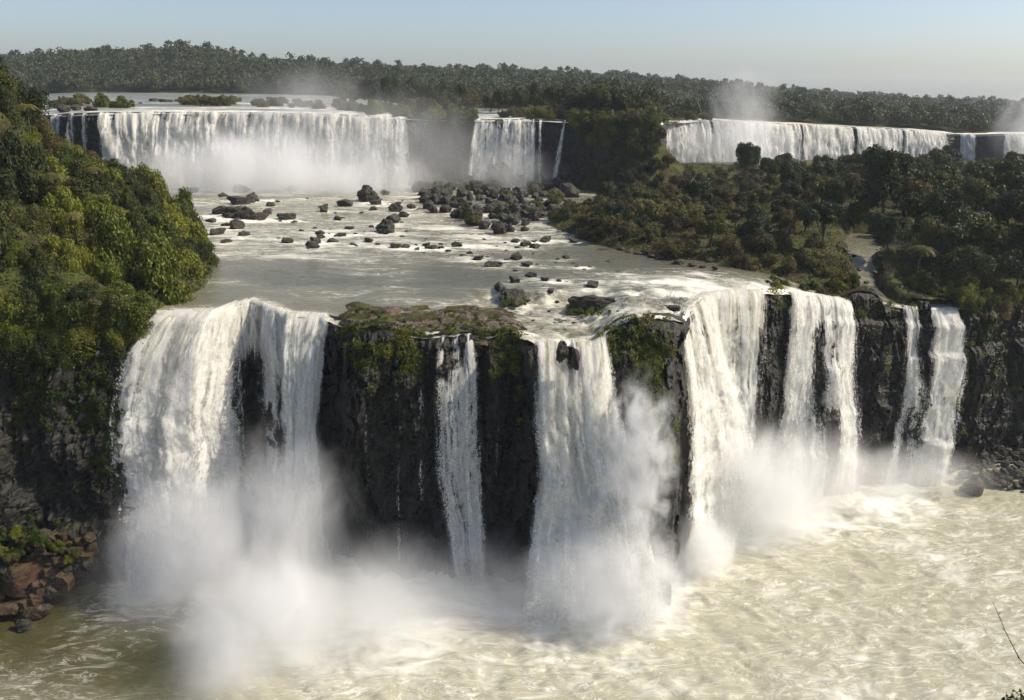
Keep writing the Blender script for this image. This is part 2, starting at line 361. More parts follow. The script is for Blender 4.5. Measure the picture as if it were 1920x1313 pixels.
LOW = [(966, 456, 21), (985, 462, 26), (1002, 467, 26), (1001, 456, 14), (1024, 455, 28), (1078, 456, 25), (1063, 487, 19), (1046, 488, 12), (966, 510, 12), (996, 521, 28), (1022, 528, 22), (965, 531, 28), (1047, 529, 14), (1061, 531, 11), (1082, 503, 12), (1103, 503, 13), (1110, 541, 37), (1018, 538, 10), (1033, 548, 18), (935, 545, 30), (976, 447, 10)]
MIST = [(690, 352, 48), (362, 362, 22), (448, 362, 44), (418, 370, 18), (548, 360, 22), (650, 388, 36), (607, 398, 24), (690, 378, 44), (706, 385, 30), (742, 398, 30), (735, 420, 40), (757, 408, 24), (722, 366, 18), (772, 392, 20), (632, 414, 18), (668, 350, 20), (788, 362, 46), (700, 395, 16), (745, 385, 16)]

# ------------------------------------------------------------------ ground of the middle step and the river on it
def warp_grid(x0, x1, nx, y1, ny, p=1.4, back=0.0):
    xs = np.linspace(x0, x1, nx); t = np.linspace(0, 1, ny) ** p
    X = np.repeat(xs[:, None], ny, 1); L = lipYf(X) + back
    return X, L + (y1 - L) * t[None, :]
X, Y = warp_grid(-230, 330, 620, 440, 330, 1.5, -.2)
Z = terrain(X, Y)
Z = Z + .25 * fbm(X * .8, Y * .8, 2, 3)
struct('ground', mk_mesh('ground', np.stack([X, Y, Z], -1).reshape(-1, 3), grid_faces(*X.shape), [M['soil']], smooth=True), label='earth and rock banks around the middle river')
# shelf rock gets its own sheet just over the ground
xs0, xs1 = lip_of_px(600), lip_of_px(1004)
X, Y = (lambda a: a)(warp_grid(xs0, xs1, 330, 142, 200, 1.0, -1.1))
Z = terrain(X, np.maximum(Y, lipYf(X))) + .012 + .14 * fbm(X * 1.6, Y * 2.0, 2, 4) + .5 * np.floor(5 * fbm(X * .38, Y * .75, 5, 3)) / 5 - 1.6 * sstep(.5, -1.1, Y - lipYf(X))
struct('rock_shelf', mk_mesh('rock_shelf', np.stack([X, Y, Z], -1).reshape(-1, 3), grid_faces(*X.shape), [M['shelf']], smooth=False), label='brown rock shelf on the brink between two falls')

X, Y = warp_grid(-120, 130, 760, 300, 420, 1.35, -.6)
zr = z_river(X, np.maximum(Y, lipYf(X)))
PXg, PYg = proj(np.stack([X, Y, zr], -1))
casc = casc_mask(X); ce = casc_edge(X)      # edge of the cascade
inc = casc * sstep(ce + 1.2, ce - 1.2, Y)
fo = .12 + .36 * inc
fo = fo + .56 * sstep(160, 190, Y - .30 * X) * (1 - .35 * sstep(10, 40, X)) * (.75 + .5 * fbm(X * .05, Y * .04, 3, 3))
fo = fo + .42 * np.clip(fbm(X * .06 + .03 * Y, Y * .16, 8, 4) * 2, 0, 1) + .5 * sstep(5, 0, Y - lipYf(X))
# white water round the band of rocks
for (bx, by, r, a) in [(20, 150, 14, .45), (12, 143, 10, .35), (40, 147, 18, .62), (52, 150, 10, .4), (34, 155, 10, .4), (30, 141, 12, .5), (-20, 172, 25, .25), (-45, 165, 12, .3), (-48, 140, 6, .35), (-30, 135, 10, .3), (-18, 127, 6, .4)]:
    fo = fo + a * np.exp(-((X - bx) / r) ** 2 - ((Y - by) / (r * .35)) ** 2)
for (bx, by, bw) in ROW + MID + LOW + MIST:
    q = G(bx, by, 39.75); R_ = bw / FPX * np.linalg.norm(q - [0, 0, CAM_H]) * .5 + .35
    fo = fo + .42 * np.exp(-((X - q[0]) / (1.5 * R_)) ** 2 - ((Y - q[1] + .3 * R_) / (1.5 * R_)) ** 2)
rough = .10 + .35 * sstep(.3, 1, fo)
Zw = zr - .15 + rough * (.55 * fbm(X * .45, Y * .75, 1, 4) + .35 * ridge(X * .7 + .3 * Y, Y * 1.1, 4, 3)) + inc * (.6 * np.floor(3 * fbm(X * .22, Y * .35, 3, 2)) / 3 + .45 * fbm(X * .6, Y * .8, 6, 4))
Zw = Zw - .25 * sstep(1.0, -.6, Y - lipYf(X))
murk = np.clip(.25 + .5 * fo + .4 * fbm(X * .03, Y * .03, 6, 2), 0, 1)
struct('river', mk_mesh('river', np.stack([X, Y, Zw], -1).reshape(-1, 3), grid_faces(*X.shape), [M['river']], attrs={'foam': np.clip(fo, 0, 1.3), 'murk': murk}), label='grey green river on the middle step with white rapids')

# ------------------------------------------------------------------ plunge pool
xs = np.linspace(-150, 190, 900); ys = np.linspace(60, 170, 400)
X, Y = np.meshgrid(xs, ys, indexing='ij')
PXg, PYg = proj(np.stack([X, Y, 0 * X], -1))
wx = X + 5 * fbm(X * .07, Y * .07, 1, 3); wy = Y + 5 * fbm(X * .07, Y * .07, 5, 3)
turb = sstep(250, 640, PXg + 110 * fbm(X * .06, Y * .06, 2, 3)) * (1 - .45 * sstep(1500, 1950, PXg) * sstep(1150, 950, PYg))
fo = .22 + .34 * turb + .36 * fbm(wx * .07, wy * .09, 9, 4) + .3 * sstep(400, 120, PXg) * sstep(1160, 1330, PYg)
lf = np.exp(-np.maximum(Y - (lipYf(X) - 9), -60) ** 2 / 160.) * np.where(Y < lipYf(X), 1, 0)
fo = fo + .6 * lf * sstep(-66, -50, X) * sstep(90, 70, X)
Zp = (.25 + .45 * turb + .5 * lf) * (.45 * fbm(wx * .4, wy * .55, 2, 5) + .38 * ridge(wx * .28 + .15 * wy, wy * .42, 4, 5))
mk = np.clip(.08 + .95 * sstep(260, 620, PXg) + .2 * fbm(wx * .08, wy * .08, 3, 3) + .35 * sstep(350, 100, PXg) * sstep(1200, 1330, PYg), 0, 1)
struct('plunge_pool_water', mk_mesh('plunge_pool_water', np.stack([X, Y, Zp], -1).reshape(-1, 3), grid_faces(*X.shape), [M['pool']], attrs={'foam': np.clip(fo, 0, 1.2), 'murk': mk}), label='pale churning water below the near falls')

# ------------------------------------------------------------------ upper cliff line, plateau, distant cliff line
UP = [(-260, 236, 300), (40, 222, 290), (95, 216, 284), (120, 214, 280), (185, 212, 278), (300, 211, 282), (470, 212, 284), (620, 215, 286), (700, 219, 287), (762, 221, 288), (820, 224, 291), (884, 225, 291), (1020, 225, 290),
      (1070, 228, 288), (1130, 228, 283), (1190, 230, 279), (1234, 231, 281), (1239, 231, 300), (1243, 231, 340), (1247, 230, 400)]
upP = np.array([PY(a, b, c) for a, b, c in UP]); upPX = np.array([u[0] for u in UP], float)
DI = [(1200, 226, 402), (1238, 227, 404), (1330, 226, 412), (1400, 230, 424), (1500, 234, 436), (1600, 239, 446), (1700, 244, 455), (1770, 249, 462), (1790, 252, 468), (1830, 253, 464), (1880, 252, 460), (1920, 252, 462), (2150, 256, 470)]
diP = np.array([PY(a, b, c) for a, b, c in DI]); diPX = np.array([u[0] for u in DI], float)
class Line:
    """a cliff edge given by points along it; p is the position along it in photo columns"""
    def __init__(s, px, P, zb, slope, rough):
        s.px, s.P, s.zb, s.slope, s.rough = px, P, zb, slope, rough
    def at(s, p): return np.stack([np.interp(p, s.px, s.P[:, k]) for k in range(3)], -1)
    def nrm(s, p):
        e = 12.0; a, b = s.at(p - e), s.at(p + e); t = b - a; n = np.stack([t[..., 1], -t[..., 0]], -1); n /= np.linalg.norm(n, axis=-1)[..., None] + 1e-9
        n = n + np.array([0, -.6]); return n / np.linalg.norm(n, axis=-1)[..., None]
    def off(s, X, z, dz): return dz * s.slope + s.rough * fbm(X * .09, z * .06, 2, 4) * sstep(0, 5, dz)
    def cliff(s, name, label, n, m, mat):
        p = np.linspace(s.px[0], s.px[-1], n); P, N = s.at(p), s.nrm(p); T = np.linspace(0, 1, m)
        z = P[:, 2:3] + .2 + (s.zb - 2 - P[:, 2:3]) * T[None]; dz = P[:, 2:3] - z
        X = np.repeat(P[:, 0:1] + .3 * P[:, 1:2], m, 1)
        o = s.off(X, z, dz) + (cliff_detail(X * .7, z * .8) * .55) * sstep(0, 2, dz) - 1.5 * sstep(.6, -.3, dz)
        V = np.stack([P[:, 0:1] + N[:, 0:1] * o, P[:, 1:2] + N[:, 1:2] * o, z], -1).reshape(-1, 3)
        return struct(name, mk_mesh(name, V, grid_faces(n, m)[:, ::-1], mat, smooth=False), label=label)
upL = Line(upPX, upP, 39.0, .07, 1.6); diL = Line(diPX, diP, 30.0, .06, 1.5)
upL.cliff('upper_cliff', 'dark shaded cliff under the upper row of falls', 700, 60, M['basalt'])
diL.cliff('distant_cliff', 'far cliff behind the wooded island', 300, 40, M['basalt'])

SKY = [(-400, 92), (0, 97), (60, 97), (130, 92), (170, 86), (240, 88), (300, 82), (360, 78), (400, 84), (450, 98), (520, 105), (640, 112), (760, 121), (900, 126), (1000, 129), (1100, 136), (1200, 141), (1300, 147), (1400, 157), (1500, 166), (1600, 173), (1700, 180), (1800, 184), (1920, 188), (2300, 196)]
RID = [(-400, 900), (0, 900), (360, 900), (640, 1050), (760, 1250), (1000, 1500), (1300, 1700), (1920, 2000), (2300, 2000)]
SHORE = [(-400, 640), (0, 640), (480, 660), (620, 640), (700, 560), (760, 470), (900, 430), (1000, 420), (1060, 400), (1200, 420), (1250, 428), (1300, 436), (1400, 450), (1480, 462), (1920, 490), (2300, 500)]
def itp(T, p): return np.interp(p, [t[0] for t in T], [t[1] for t in T])
def plateau(p, Y):
    """ground height on the plateau for photo column p at depth Y"""
    e = np.interp(p, np.r_[upPX, diPX[2:]], np.r_[upP[:, 2], diP[2:, 2]])
    ye = np.interp(p, np.r_[upPX, diPX[2:]], np.r_[upP[:, 1], diP[2:, 1]])
    zbase = e + np.minimum(1.5, .004 * (Y - ye))
    sky, rd, sh = itp(SKY, p), itp(RID, p), itp(SHORE, p)
    d = FWD[None] + ((p - 960) / FPX)[:, None] * RGT[None] + ((656.5 - sky) / FPX)[:, None] * UPV[None]
    ztop = CAM_H + rd * d[:, 2] / d[:, 1] - 13
    k = sstep(0, 1, (Y - sh) / (rd - sh)) ** .8
    z = zbase + (ztop - zbase) * k
    return z - np.maximum(Y - rd, 0) * .012
pp = np.linspace(-350, 2280, 260); tt = np.linspace(0, 1, 150) ** 2.6
ye = np.interp(pp, np.r_[upPX, diPX[2:]], np.r_[upP[:, 1], diP[2:, 1]])
Pg, Tg = np.meshgrid(pp, tt, indexing='ij'); Yg = ye[:, None] - .3 + (6000 - ye[:, None]) * Tg
Zg = plateau(Pg.ravel(), Yg.ravel()).reshape(Pg.shape) - .5
def col_x(p, Y, z):   # X for a photo column at depth Y and height z
    a = (z - CAM_H); w = Y * FWD[1] + a * FWD[2]; k = (p - 960) / FPX
    # (X,Y,a).RGT = k * w'  with w' = (X,Y,a).FWD ; FWD has no x part
    return (k * w - (Y * RGT[1] + a * RGT[2])) / RGT[0]
Xg = col_x(Pg, Yg, Zg)
shg = itp(SHORE, Pg)
Zg = Zg + np.where(Yg > shg, 1.2, 0) * sstep(0, 15, Yg - shg) + .8 * fbm(Xg * .05, Yg * .05, 4, 3) * sstep(0, 20, Yg - shg)
# wooded brink of the plateau between the falls
brink = sstep(770, 800, Pg) * sstep(890, 870, Pg) + sstep(1066, 1090, Pg) * sstep(1290, 1270, Pg) + .0
Zg = Zg + 1.0 * brink * sstep(0, 6, Yg - ye[:, None])
struct('plateau_ground', mk_mesh('plateau_ground', np.stack([Xg, Yg, Zg], -1).reshape(-1, 3), grid_faces(*Pg.shape), [M['soil']]), label='wooded plateau and hills behind the falls')
# water on the plateau
pw = np.linspace(-60, 2000, 700); tw = np.linspace(0, 1, 130) ** 1.6
ye = np.interp(pw, np.r_[upPX, diPX[2:]], np.r_[upP[:, 1], diP[2:, 1]]); yn = itp(SHORE, pw) + 12
Pg, Tg = np.meshgrid(pw, tw, indexing='ij'); Yg = ye[:, None] - .8 + (yn[:, None] - ye[:, None]) * Tg
Zg = plateau(Pg.ravel(), np.maximum(Yg, ye[:, None] + .1).ravel()).reshape(Pg.shape) - .25
Xg = col_x(Pg, Yg, Zg)
fo = .2 + .35 * sstep(0, 1, fbm(Xg * .02, Yg * .05, 3, 3) * 2) + .5 * sstep(70, 5, Yg - ye[:, None]) + .5 * np.clip(ridge(Xg * .012, Yg * .04, 5, 3), 0, 1) * sstep(620, 420, Yg)
Zg = Zg + .35 * fbm(Xg * .12, Yg * .25, 2, 4) * sstep(.4, .9, fo) - .3 * sstep(2, -.8, Yg - ye[:, None])
struct('plateau_water', mk_mesh('plateau_water', np.stack([Xg, Yg, Zg], -1).reshape(-1, 3), grid_faces(*Pg.shape), [M['plateau']], attrs={'foam': np.clip(fo, 0, 1.2), 'murk': np.clip(fo, 0, 1)}), label='shallow braided river spreading towards the upper brink')

# ------------------------------------------------------------------ waterfalls
def fall_sheet(path, width_m, dens, tint, seed, parent=None, name='water_sheet', du=.22):
    """path(u, w) -> position arrays, u across 0..1, w along 0..1 ; returns a mesh object"""
def make_fall(name, label, group, line, a, b, layers, zbot=-1.0, up=4.0, v0=2.6, dens=1.0, tint=.6, shape=(), seed=0, res=.28, gap=(), grain=.25, amp=1.0, tintlen=12.):
    """one waterfall between columns a..b; each layer is a sheet of falling water"""
    front = line is None
    root = bpy.data.objects.new(name, None); C.objects.link(root)
    xm = (a + b) / 2
    p0 = np.array([lip_of_px(xm), lipYf(lip_of_px(xm)), 0.]) if front else line.at(np.array(xm)) * [1, 1, 0]
    zb = zbot
    root.location = (float(p0[0]), float(p0[1]), float(zb)); tag(root, label, 'waterfall', group)
    if front: wid = lip_of_px(b) - lip_of_px(a)
    else: q = line.at(np.linspace(a, b, 30)); wid = np.linalg.norm(np.diff(q[:, :2], axis=0), axis=1).sum()
    nu = max(14, int(wid / res)); hgt = (lipZf(p0[0]) if front else line.at(np.array(xm))[2]) - zb
    nw1, nw2 = 10, max(24, int(hgt / (res * 1.7)))
    w = np.r_[np.linspace(-1, 0, nw1, endpoint=False), np.linspace(0, 1, nw2)]
    U, W = np.meshgrid(np.linspace(0, 1, nu), w, indexing='ij')
    for li, L in enumerate(layers):
        sd = seed * 7.1 + li * 3.7
        # edges may shift on the way down: shape = [(w, left shift m, right shift m), ...]
        sh = shape or [(0, 0, 0), (1, 0, 0)]
        ls = np.interp(np.clip(W, 0, 1), [q[0] for q in sh], [q[1] for q in sh]); rs = np.interp(np.clip(W, 0, 1), [q[0] for q in sh], [q[2] for q in sh])
        shift = ls * (1 - U) + rs * U
        P = a + (b - a) * U
        if front:
            X0 = lip_of_px(P); zl = lipZf(X0); Y0 = lipYf(X0); NX = np.zeros_like(X0); NY = -np.ones_like(X0)
        else:
            q = line.at(P); X0, Y0, zl = q[..., 0], q[..., 1], q[..., 2]; n = line.nrm(P); NX, NY = n[..., 0], n[..., 1]
        Wc = np.clip(W, 0, 1)
        z = zl + .12 - (zl - zb) * Wc
        dz = zl - z
        um = U * wid
        par = v0 * L.get('v', 1) * np.sqrt(np.maximum(2 * dz / 9.8, 0)) + L.get('o', 0) * sstep(0, 6, dz)
        clo = cliff_off(X0 + shift, z) if front else line.off(X0 + .3 * Y0, z, dz)
        o = np.maximum(par, clo + 1.1 + L.get('o', 0))
        o = par + (o - par) * sstep(0, 3, dz)
        st = fbm(um * .35 + sd, dz * .03, sd, 3); st2 = fbm(um * 1.3 + sd, dz * .06, sd + 3, 3); bi = fbm(um * .28 + sd, dz * .16, sd + 5, 4); bi2 = fbm(um * .8, dz * .5, sd + 8, 3)
        g = sstep(0, hgt * .6, dz)
        o = o + amp * (.7 * st * sstep(0, 5, dz) + (.3 + .25 * g) * st2 * sstep(-1, 3, dz) + 2.0 * g * bi + .8 * g * bi2)
        o = np.where(W < 0, W * up, o)
        lat = shift + amp * .45 * g * fbm(um * .4, dz * .2, sd + 11, 3)
        tp = sstep(-1, 0, W) * sstep(9, 0, dz); rag = 1.0 if front else 1.8
        o = o + tp * rag * (1.0 * fbm(um * .33 + sd, 1.7, 0, 3) + .45 * fbm(um * 1.1, 5.3 + sd, 0, 2))
        z = z + tp * rag * .42 * fbm(um * .5 + sd, 9.1, 0, 3)
        x = X0 + NX * o + lat; y = Y0 + NY * o
        if front: z = np.where(W < 0, z_river(X0, Y0 - W * up) - .06 + .05 * W + .12 * fbm(um * .8, W * 4, sd, 3), z - .12 * (1 - sstep(0, 1, dz)))
        else: z = np.where(W < 0, zl - .12 + .12 * W, z)
        d = dens * L.get('d', 1.0) * np.ones_like(U)
        edge = np.minimum(U, 1 - U) * wid
        d = d * (.35 + .65 * sstep(0, 1.2, edge + .5 * fbm(dz * .3, sd, 0, 3)))
        d = d * np.where(W < 0, sstep(-1, -.1, W) * .9 + .02, 1)
        for (gp, gw0, gw1, gwid, ga) in gap:   # places where rock shows through
            xg = lip_of_px(gp) if front else None
            d = d * (1 - ga * np.exp(-((P - gp) / gwid) ** 2) * sstep(gw0 - .06, gw0 + .06, W) * sstep(gw1 + .1, gw1 - .1, W))
        d = d * (1 - L.get('fade', 0) * sstep(.3, 1, W))
        ti = tint * sstep(tintlen, 0, dz) * (0.35 + .65 * sstep(-.1, .5, fbm(um * .16 + sd, dz * .02, 2, 2)))
        V = np.stack([x, y, z], -1).reshape(-1, 3) - np.array(root.location)
        uvc = np.stack([um + sd, np.where(W < 0, W * up, dz + .6 * st2)], -1).reshape(-1, 2)
        obj('water_sheet', mk_mesh('water_sheet', V, grid_faces(*U.shape), [M['fall']], attrs={'dens': d, 'tint': ti, 'grain': grain * sstep(1, 12, dz) + .6 * sstep(1.6, .2, edge) * sstep(.5, 5, dz)}, uv=uvc), root)
    return root
L3 = [dict(d=.92, o=0), dict(d=.72, o=.9, v=1.12), dict(d=.5, o=1.9, v=1.3, fade=.2)]
L2 = [dict(d=.8, o=0), dict(d=.55, o=.8, v=1.15)]
L1 = [dict(d=.7, o=0)]
NEAR = 'falls along the near cliff'
make_fall('waterfall', 'broad thundering white waterfall beside the vine-covered bank', NEAR, None, 286, 456, L3, v0=2.9, dens=1.0, tint=.8, shape=[(0, 0, 0), (.12, -3.2, 0), (.35, -5.2, 0), (1, -4.5, 2)], seed=1, amp=1.4)
make_fall('waterfall', 'broken lacy waterfall over ledges with dark rock showing through', NEAR, None, 432, 552, L2, v0=2.4, dens=.86, tint=.5, shape=[(0, 0, 0), (.4, 1.0, 1.0), (1, 0, 1)], seed=2, grain=.5, gap=[(470, .2, .8, 19, .9), (520, .25, .6, 8, .3)], amp=1.1)
make_fall('waterfall', 'white waterfall hugging the dark rounded buttress at the shelf edge', NEAR, None, 532, 620, L3, v0=2.4, dens=.95, tint=.4, shape=[(0, 0, 0), (.4, .5, -1.6), (.8, -1, -1.0), (1, -1, 0)], seed=3, amp=1.1)
make_fall('waterfall', 'thin speckled veil falling from the middle of the rock shelf', NEAR, None, 816, 908, [dict(d=.76), dict(d=.56, o=.5, v=1.1)], v0=1.7, dens=.82, tint=.0, shape=[(0, .6, -1.2), (.15, 0, -.4), (.5, 0, .3), (1, 3.2, 1.0)], seed=4, up=1.2, grain=.55, gap=[(842, 0, .12, 7, .95), (872, .02, .1, 6, .9)], amp=.5)
make_fall('waterfall', 'narrow trickle sliding beside the rounded rock pillar', NEAR, None, 984, 998, L1, v0=1.4, dens=.66, shape=[(0, 0, 0), (.5, .8, .9), (1, 2.2, 2.6)], seed=5, up=1, amp=.3, zbot=8)
make_fall('waterfall', 'powerful cream and olive waterfall bursting out of the central rapids', NEAR, None, 1000, 1140, L3, v0=3.4, dens=1.0, tint=1.0, shape=[(0, 0, 0), (.25, .2, 1.4), (.5, .8, 4.0), (1, -1.6, 9.0)], seed=6, gap=[(1066, -.4, .10, 11, .9)], amp=1.2, tintlen=22)
make_fall('waterfall', 'slanting white chute beyond the mossy column', NEAR, None, 1284, 1338, L3, v0=2.4, dens=.95, tint=.6, shape=[(0, -2.0, 0), (.2, -.3, 2.0), (.5, .8, 6.5), (1, 1.0, 11.0)], seed=7, amp=1.2, tintlen=16)
make_fall('waterfall', 'cream curtain waterfall fading into spray below a straight brink', NEAR, None, 1330, 1434, [dict(d=.9), dict(d=.7, o=.9, v=1.15)], v0=2.3, dens=.95, tint=.9, shape=[(0, 0, 0), (1, 1, -.5)], seed=8, gap=[(1424, .15, 1, 7, .6)], amp=.8, tintlen=20)
make_fall('waterfall', 'double waterfall splitting around a jutting dark rock', NEAR, None, 1476, 1598, L3, v0=2.4, dens=.86, tint=.25, shape=[(0, 0, 0), (.35, -.2, .5), (.55, -.6, 2.0), (1, -1.0, 3.4)], seed=9, grain=.6, gap=[(1530, .12, .5, 9, .8), (1548, .5, 1, 13, .85), (1450, .4, 1, 10, .6)], amp=.8)
make_fall('waterfall', 'slim waterfall forking halfway down the shaded cliff', NEAR, None, 1688, 1722, L2, v0=1.8, dens=.84, tint=0, shape=[(0, 0, 0), (.35, .5, .4), (.42, .4, 1.6), (1, -1.6, 2.0)], seed=10, grain=.6, gap=[(1706, .5, 1, 5, .5)], amp=.5)
make_fall('waterfall', 'white waterfall nearest the boulder beach', NEAR, None, 1742, 1796, L3, v0=2.0, dens=.95, tint=.1, shape=[(0, 0, 0), (.3, -.4, .7), (1, -2.0, .6)], seed=11, amp=.7)
for k, (pa, pb, lab, zb) in enumerate([(742, 750, 'hair-thin trickle below the moss clump of the rock shelf', 4), (783, 795, 'faint wet streak beside the speckled veil', 4), (598, 632, 'small spout dropping onto the rounded dark buttress', 33), (1411, 1419, 'thin strand down the dark gap next to the cream curtain', 6), (1736, 1742, 'fine strand between the slim fork and the white waterfall', 4), (688, 696, 'dripping strand under the first moss clump of the shelf', 10), (930, 938, 'thin strand on the dark rock past the speckled veil', 6), (958, 966, 'pale wet strand before the rounded rock pillar', 9), (1022, 1030, 'fine strand slipping off beside the central waterfall', 5)]):
    make_fall('waterfall', lab, NEAR, None, pa, pb, L1, v0=1.2, dens=.74, tint=0, seed=20 + k, up=.8, amp=.25, zbot=zb, res=.16)
FAR = 'falls along the upper cliff'
make_fall('waterfall', 'long straight curtain of white water along the upper brink', FAR, upL, 186, 764, L2, v0=2.6, dens=1.0, tint=.5, zbot=39.5, res=.5, seed=31, amp=1.6, tintlen=14, up=6)
make_fall('waterfall', 'shaded curtain waterfall in the middle of the upper cliff', FAR, upL, 886, 1006, L2, v0=2.4, dens=.82, tint=.3, zbot=40, res=.45, seed=32, amp=.9, shape=[(0, 0, 0), (1, -1.5, 0)])
make_fall('waterfall', 'thin band beside the shaded curtain, split off by dark rock', FAR, upL, 1006, 1021, L1, v0=2.2, dens=.85, tint=0, zbot=40, res=.4, seed=33, amp=.5)
make_fall('waterfall', 'lone slender ribbon falling down the black upper cliff', FAR, upL, 1053, 1065, L2, v0=2.8, dens=.78, tint=0, zbot=40, res=.3, seed=34, amp=.5, shape=[(0, 0, 0), (1, -3.4, -2.2)])
for k, (pa, pb, zb) in enumerate([(100, 116, 52), (124, 146, 47), (150, 168, 46)]):
    make_fall('waterfall', ['first white rivulet over brown rock by the forest edge', 'second forked rivulet over brown rock by the forest edge', 'third rivulet beside the mossy rib of the upper curtain'][k], FAR, upL, pa, pb, L1, v0=2.0, dens=.8, tint=0, zbot=zb, res=.4, seed=40 + k, amp=.5)
DIST = 'falls behind the wooded island'
for k, (pa, pb, dn, lab) in enumerate([(1240, 1332, 1.0, 'white waterfall at the start of the distant row, stepping forward'), (1332, 1500, 1.0, 'distant waterfall half hidden in its own rising spray'), (1500, 1598, .95, 'distant waterfall with a yellowish top'), (1602, 1690, .92, 'distant waterfall split into several broad strands'), (1692, 1772, .9, 'last broad waterfall of the distant row before the dark gap'), (1798, 1832, .85, 'short isolated waterfall past the dark gap of the distant row'), (1880, 1990, .95, 'spray-veiled waterfall at the edge of the picture')]):
    make_fall('waterfall', lab, DIST, diL, pa, pb, L2, v0=2.6, dens=dn, tint=.7 if k == 2 else .25, zbot=31, res=.7, seed=50 + k, amp=1.5, up=8)

# ------------------------------------------------------------------ plants
def unit(v): return v / (np.linalg.norm(v, axis=-1, keepdims=True) + 1e-9)
def leaf_quads(P, N, size, r, aspect=.55, droop=0.0):
    n = len(P); a = unit(r.normal(size=(n, 3)) + np.array([0, 0, -droop])); t = unit(a - N * (a * N).sum(1, keepdims=True)); b = np.cross(N, t)
    s = (size * (.6 + .8 * r.random(n)))[:, None] if np.ndim(size) else (size * (.6 + .8 * r.random(n)))[:, None]
    V = np.stack([P - t * s, P + b * s * aspect + N * s * .15, P + t * s, P - b * s * aspect + N * s * .15], 1).reshape(-1, 3)
    return V, np.arange(4 * n).reshape(n, 4)
def tube(pts, rad, k=6):
    pts = np.asarray(pts, float); rad = np.asarray(rad, float); n = len(pts); T = unit(np.gradient(pts, axis=0))
    A = unit(np.cross(T, np.array([.31, .95, .12]))); B = np.cross(T, A); an = np.arange(k) * 2 * math.pi / k
    V = pts[:, None] + rad[:, None, None] * (np.cos(an)[None, :, None] * A[:, None] + np.sin(an)[None, :, None] * B[:, None])
    i = np.arange(n - 1)[:, None] * k + np.arange(k)[None]; j = np.arange(n - 1)[:, None] * k + (np.arange(k)[None] + 1) % k
    return V.reshape(-1, 3), np.stack([i, j, j + k, i + k], -1).reshape(-1, 4)
def merge(parts):
    Vs, Fs, o = [], [], 0
    for V, F in parts: Vs.append(V); Fs.append(F + o); o += len(V)
    return np.concatenate(Vs), np.concatenate(Fs)
def make_crown(seed, R, HZ, zc, K, nleaf, leaf, lobe=(.2, .46), droop=0., fill=.2, gaps=.0, flat=1.0):
    """lobes of leaf-sized faces; returns leaf mesh data and lobe centres"""
    r = np.random.default_rng(seed)
    d = unit(r.normal(size=(K, 3)) * [1, 1, .8] + [0, 0, .25]); rad = r.uniform(.35, .95, K)
    c = d * rad[:, None] * np.array([R, R, HZ]) + [0, 0, zc]
    lr = R * r.uniform(*lobe, K)
    w = lr ** 2; w /= w.sum(); li = r.choice(K, nleaf, p=w)
    dd = unit(r.normal(size=(nleaf, 3)) + [0, 0, .35])
    rr = lr[li] * (.72 + .38 * r.random(nleaf)); inner = r.random(nleaf) < fill; rr[inner] *= r.uniform(.3, .8, inner.sum())
    rr *= 1 + .25 * fbm(dd[:, 0] * 2.5 + li * 3.1, dd[:, 1] * 2.5, dd[:, 2] * 2.5, 2)
    P = c[li] + dd * rr[:, None] * [1, 1, flat]
    if droop > 0:
        dr = r.random(nleaf) < .25; P[dr, 2] -= r.exponential(droop, dr.sum())
    N = unit(dd + .75 * r.normal(size=(nleaf, 3)))
    size = leaf * np.where(inner, 1.5, 1.0)
    V, F = leaf_quads(P, N, size, r, .55, 1.0 if droop else 0.0)
    return V, F, c, lr
def make_trunk(seed, c, H0, r0):
    r = np.random.default_rng(seed); parts = []
    base = np.array([0, 0, -.6]); top = np.array([r.normal() * .3, r.normal() * .3, H0])
    t = np.linspace(0, 1, 6)[:, None]; mid = base + (top - base) * t + np.sin(t * 3.1) * r.normal(size=3) * .25 * [1, 1, 0]
    parts.append(tube(mid, r0 * np.linspace(1.15, .6, 6)))
    for cc in c[:7]:
        s = mid[int(r.integers(2, 6))]; t = np.linspace(0, 1, 5)[:, None]; e = cc * np.array([.95, .95, 1.0])
        path = s + (e - s) * t + np.sin(t * math.pi) * np.array([0, 0, .12]) * np.linalg.norm(e - s)
        parts.append(tube(path, r0 * np.linspace(.5, .12, 5), 5))
    return merge(parts)
VAR = {}
def tree_variant(key, seed, R, HZ, H0, K, nleaf, leaf, mat, **kw):
    V, F, c, lr = make_crown(seed, R, HZ, H0 + HZ * .35, K, nleaf, leaf, **kw)
    TV, TF = make_trunk(seed + 1, c, H0, .045 * R + .08)
    VAR.setdefault(key, []).append((mk_mesh('crown', V, F, [M[mat]], smooth=False), mk_mesh('trunk', TV, TF, [M['bark']]), R, H0 + HZ * 1.3))
for s in range(5): tree_variant('dark', 100 + s, 3.6, 2.8, 4.2, 18, 6000, .25, 'leaf_dark')
for s in range(4): tree_variant('mid', 120 + s, 3.4, 2.6, 3.6, 17, 5600, .24, 'leaf_mid')
for s in range(3): tree_variant('brown', 140 + s, 3.0, 2.8, 3.0, 19, 3000, .19, 'leaf_brown', lobe=(.2, .38), fill=.3)
for s in range(2): tree_variant('olive', 150 + s, 3.2, 2.4, 3.0, 17, 4600, .22, 'leaf_olive')
tree_variant('flat', 160, 4.0, 1.5, 6.5, 17, 5000, .24, 'leaf_dark', flat=.6)
def shrub_variant(key, seed, R, HZ, K, nleaf, leaf, mat, **kw):
    V, F, c, lr = make_crown(seed, R, HZ, HZ * .55, K, nleaf, leaf, **kw)
    TV, TF = make_trunk(seed + 1, c, HZ * .4, .03 * R + .05)
    VAR.setdefault(key, []).append((mk_mesh('foliage', V, F, [M[mat]], smooth=False), mk_mesh('stem', TV, TF, [M['bark']]), R, HZ * 1.3))
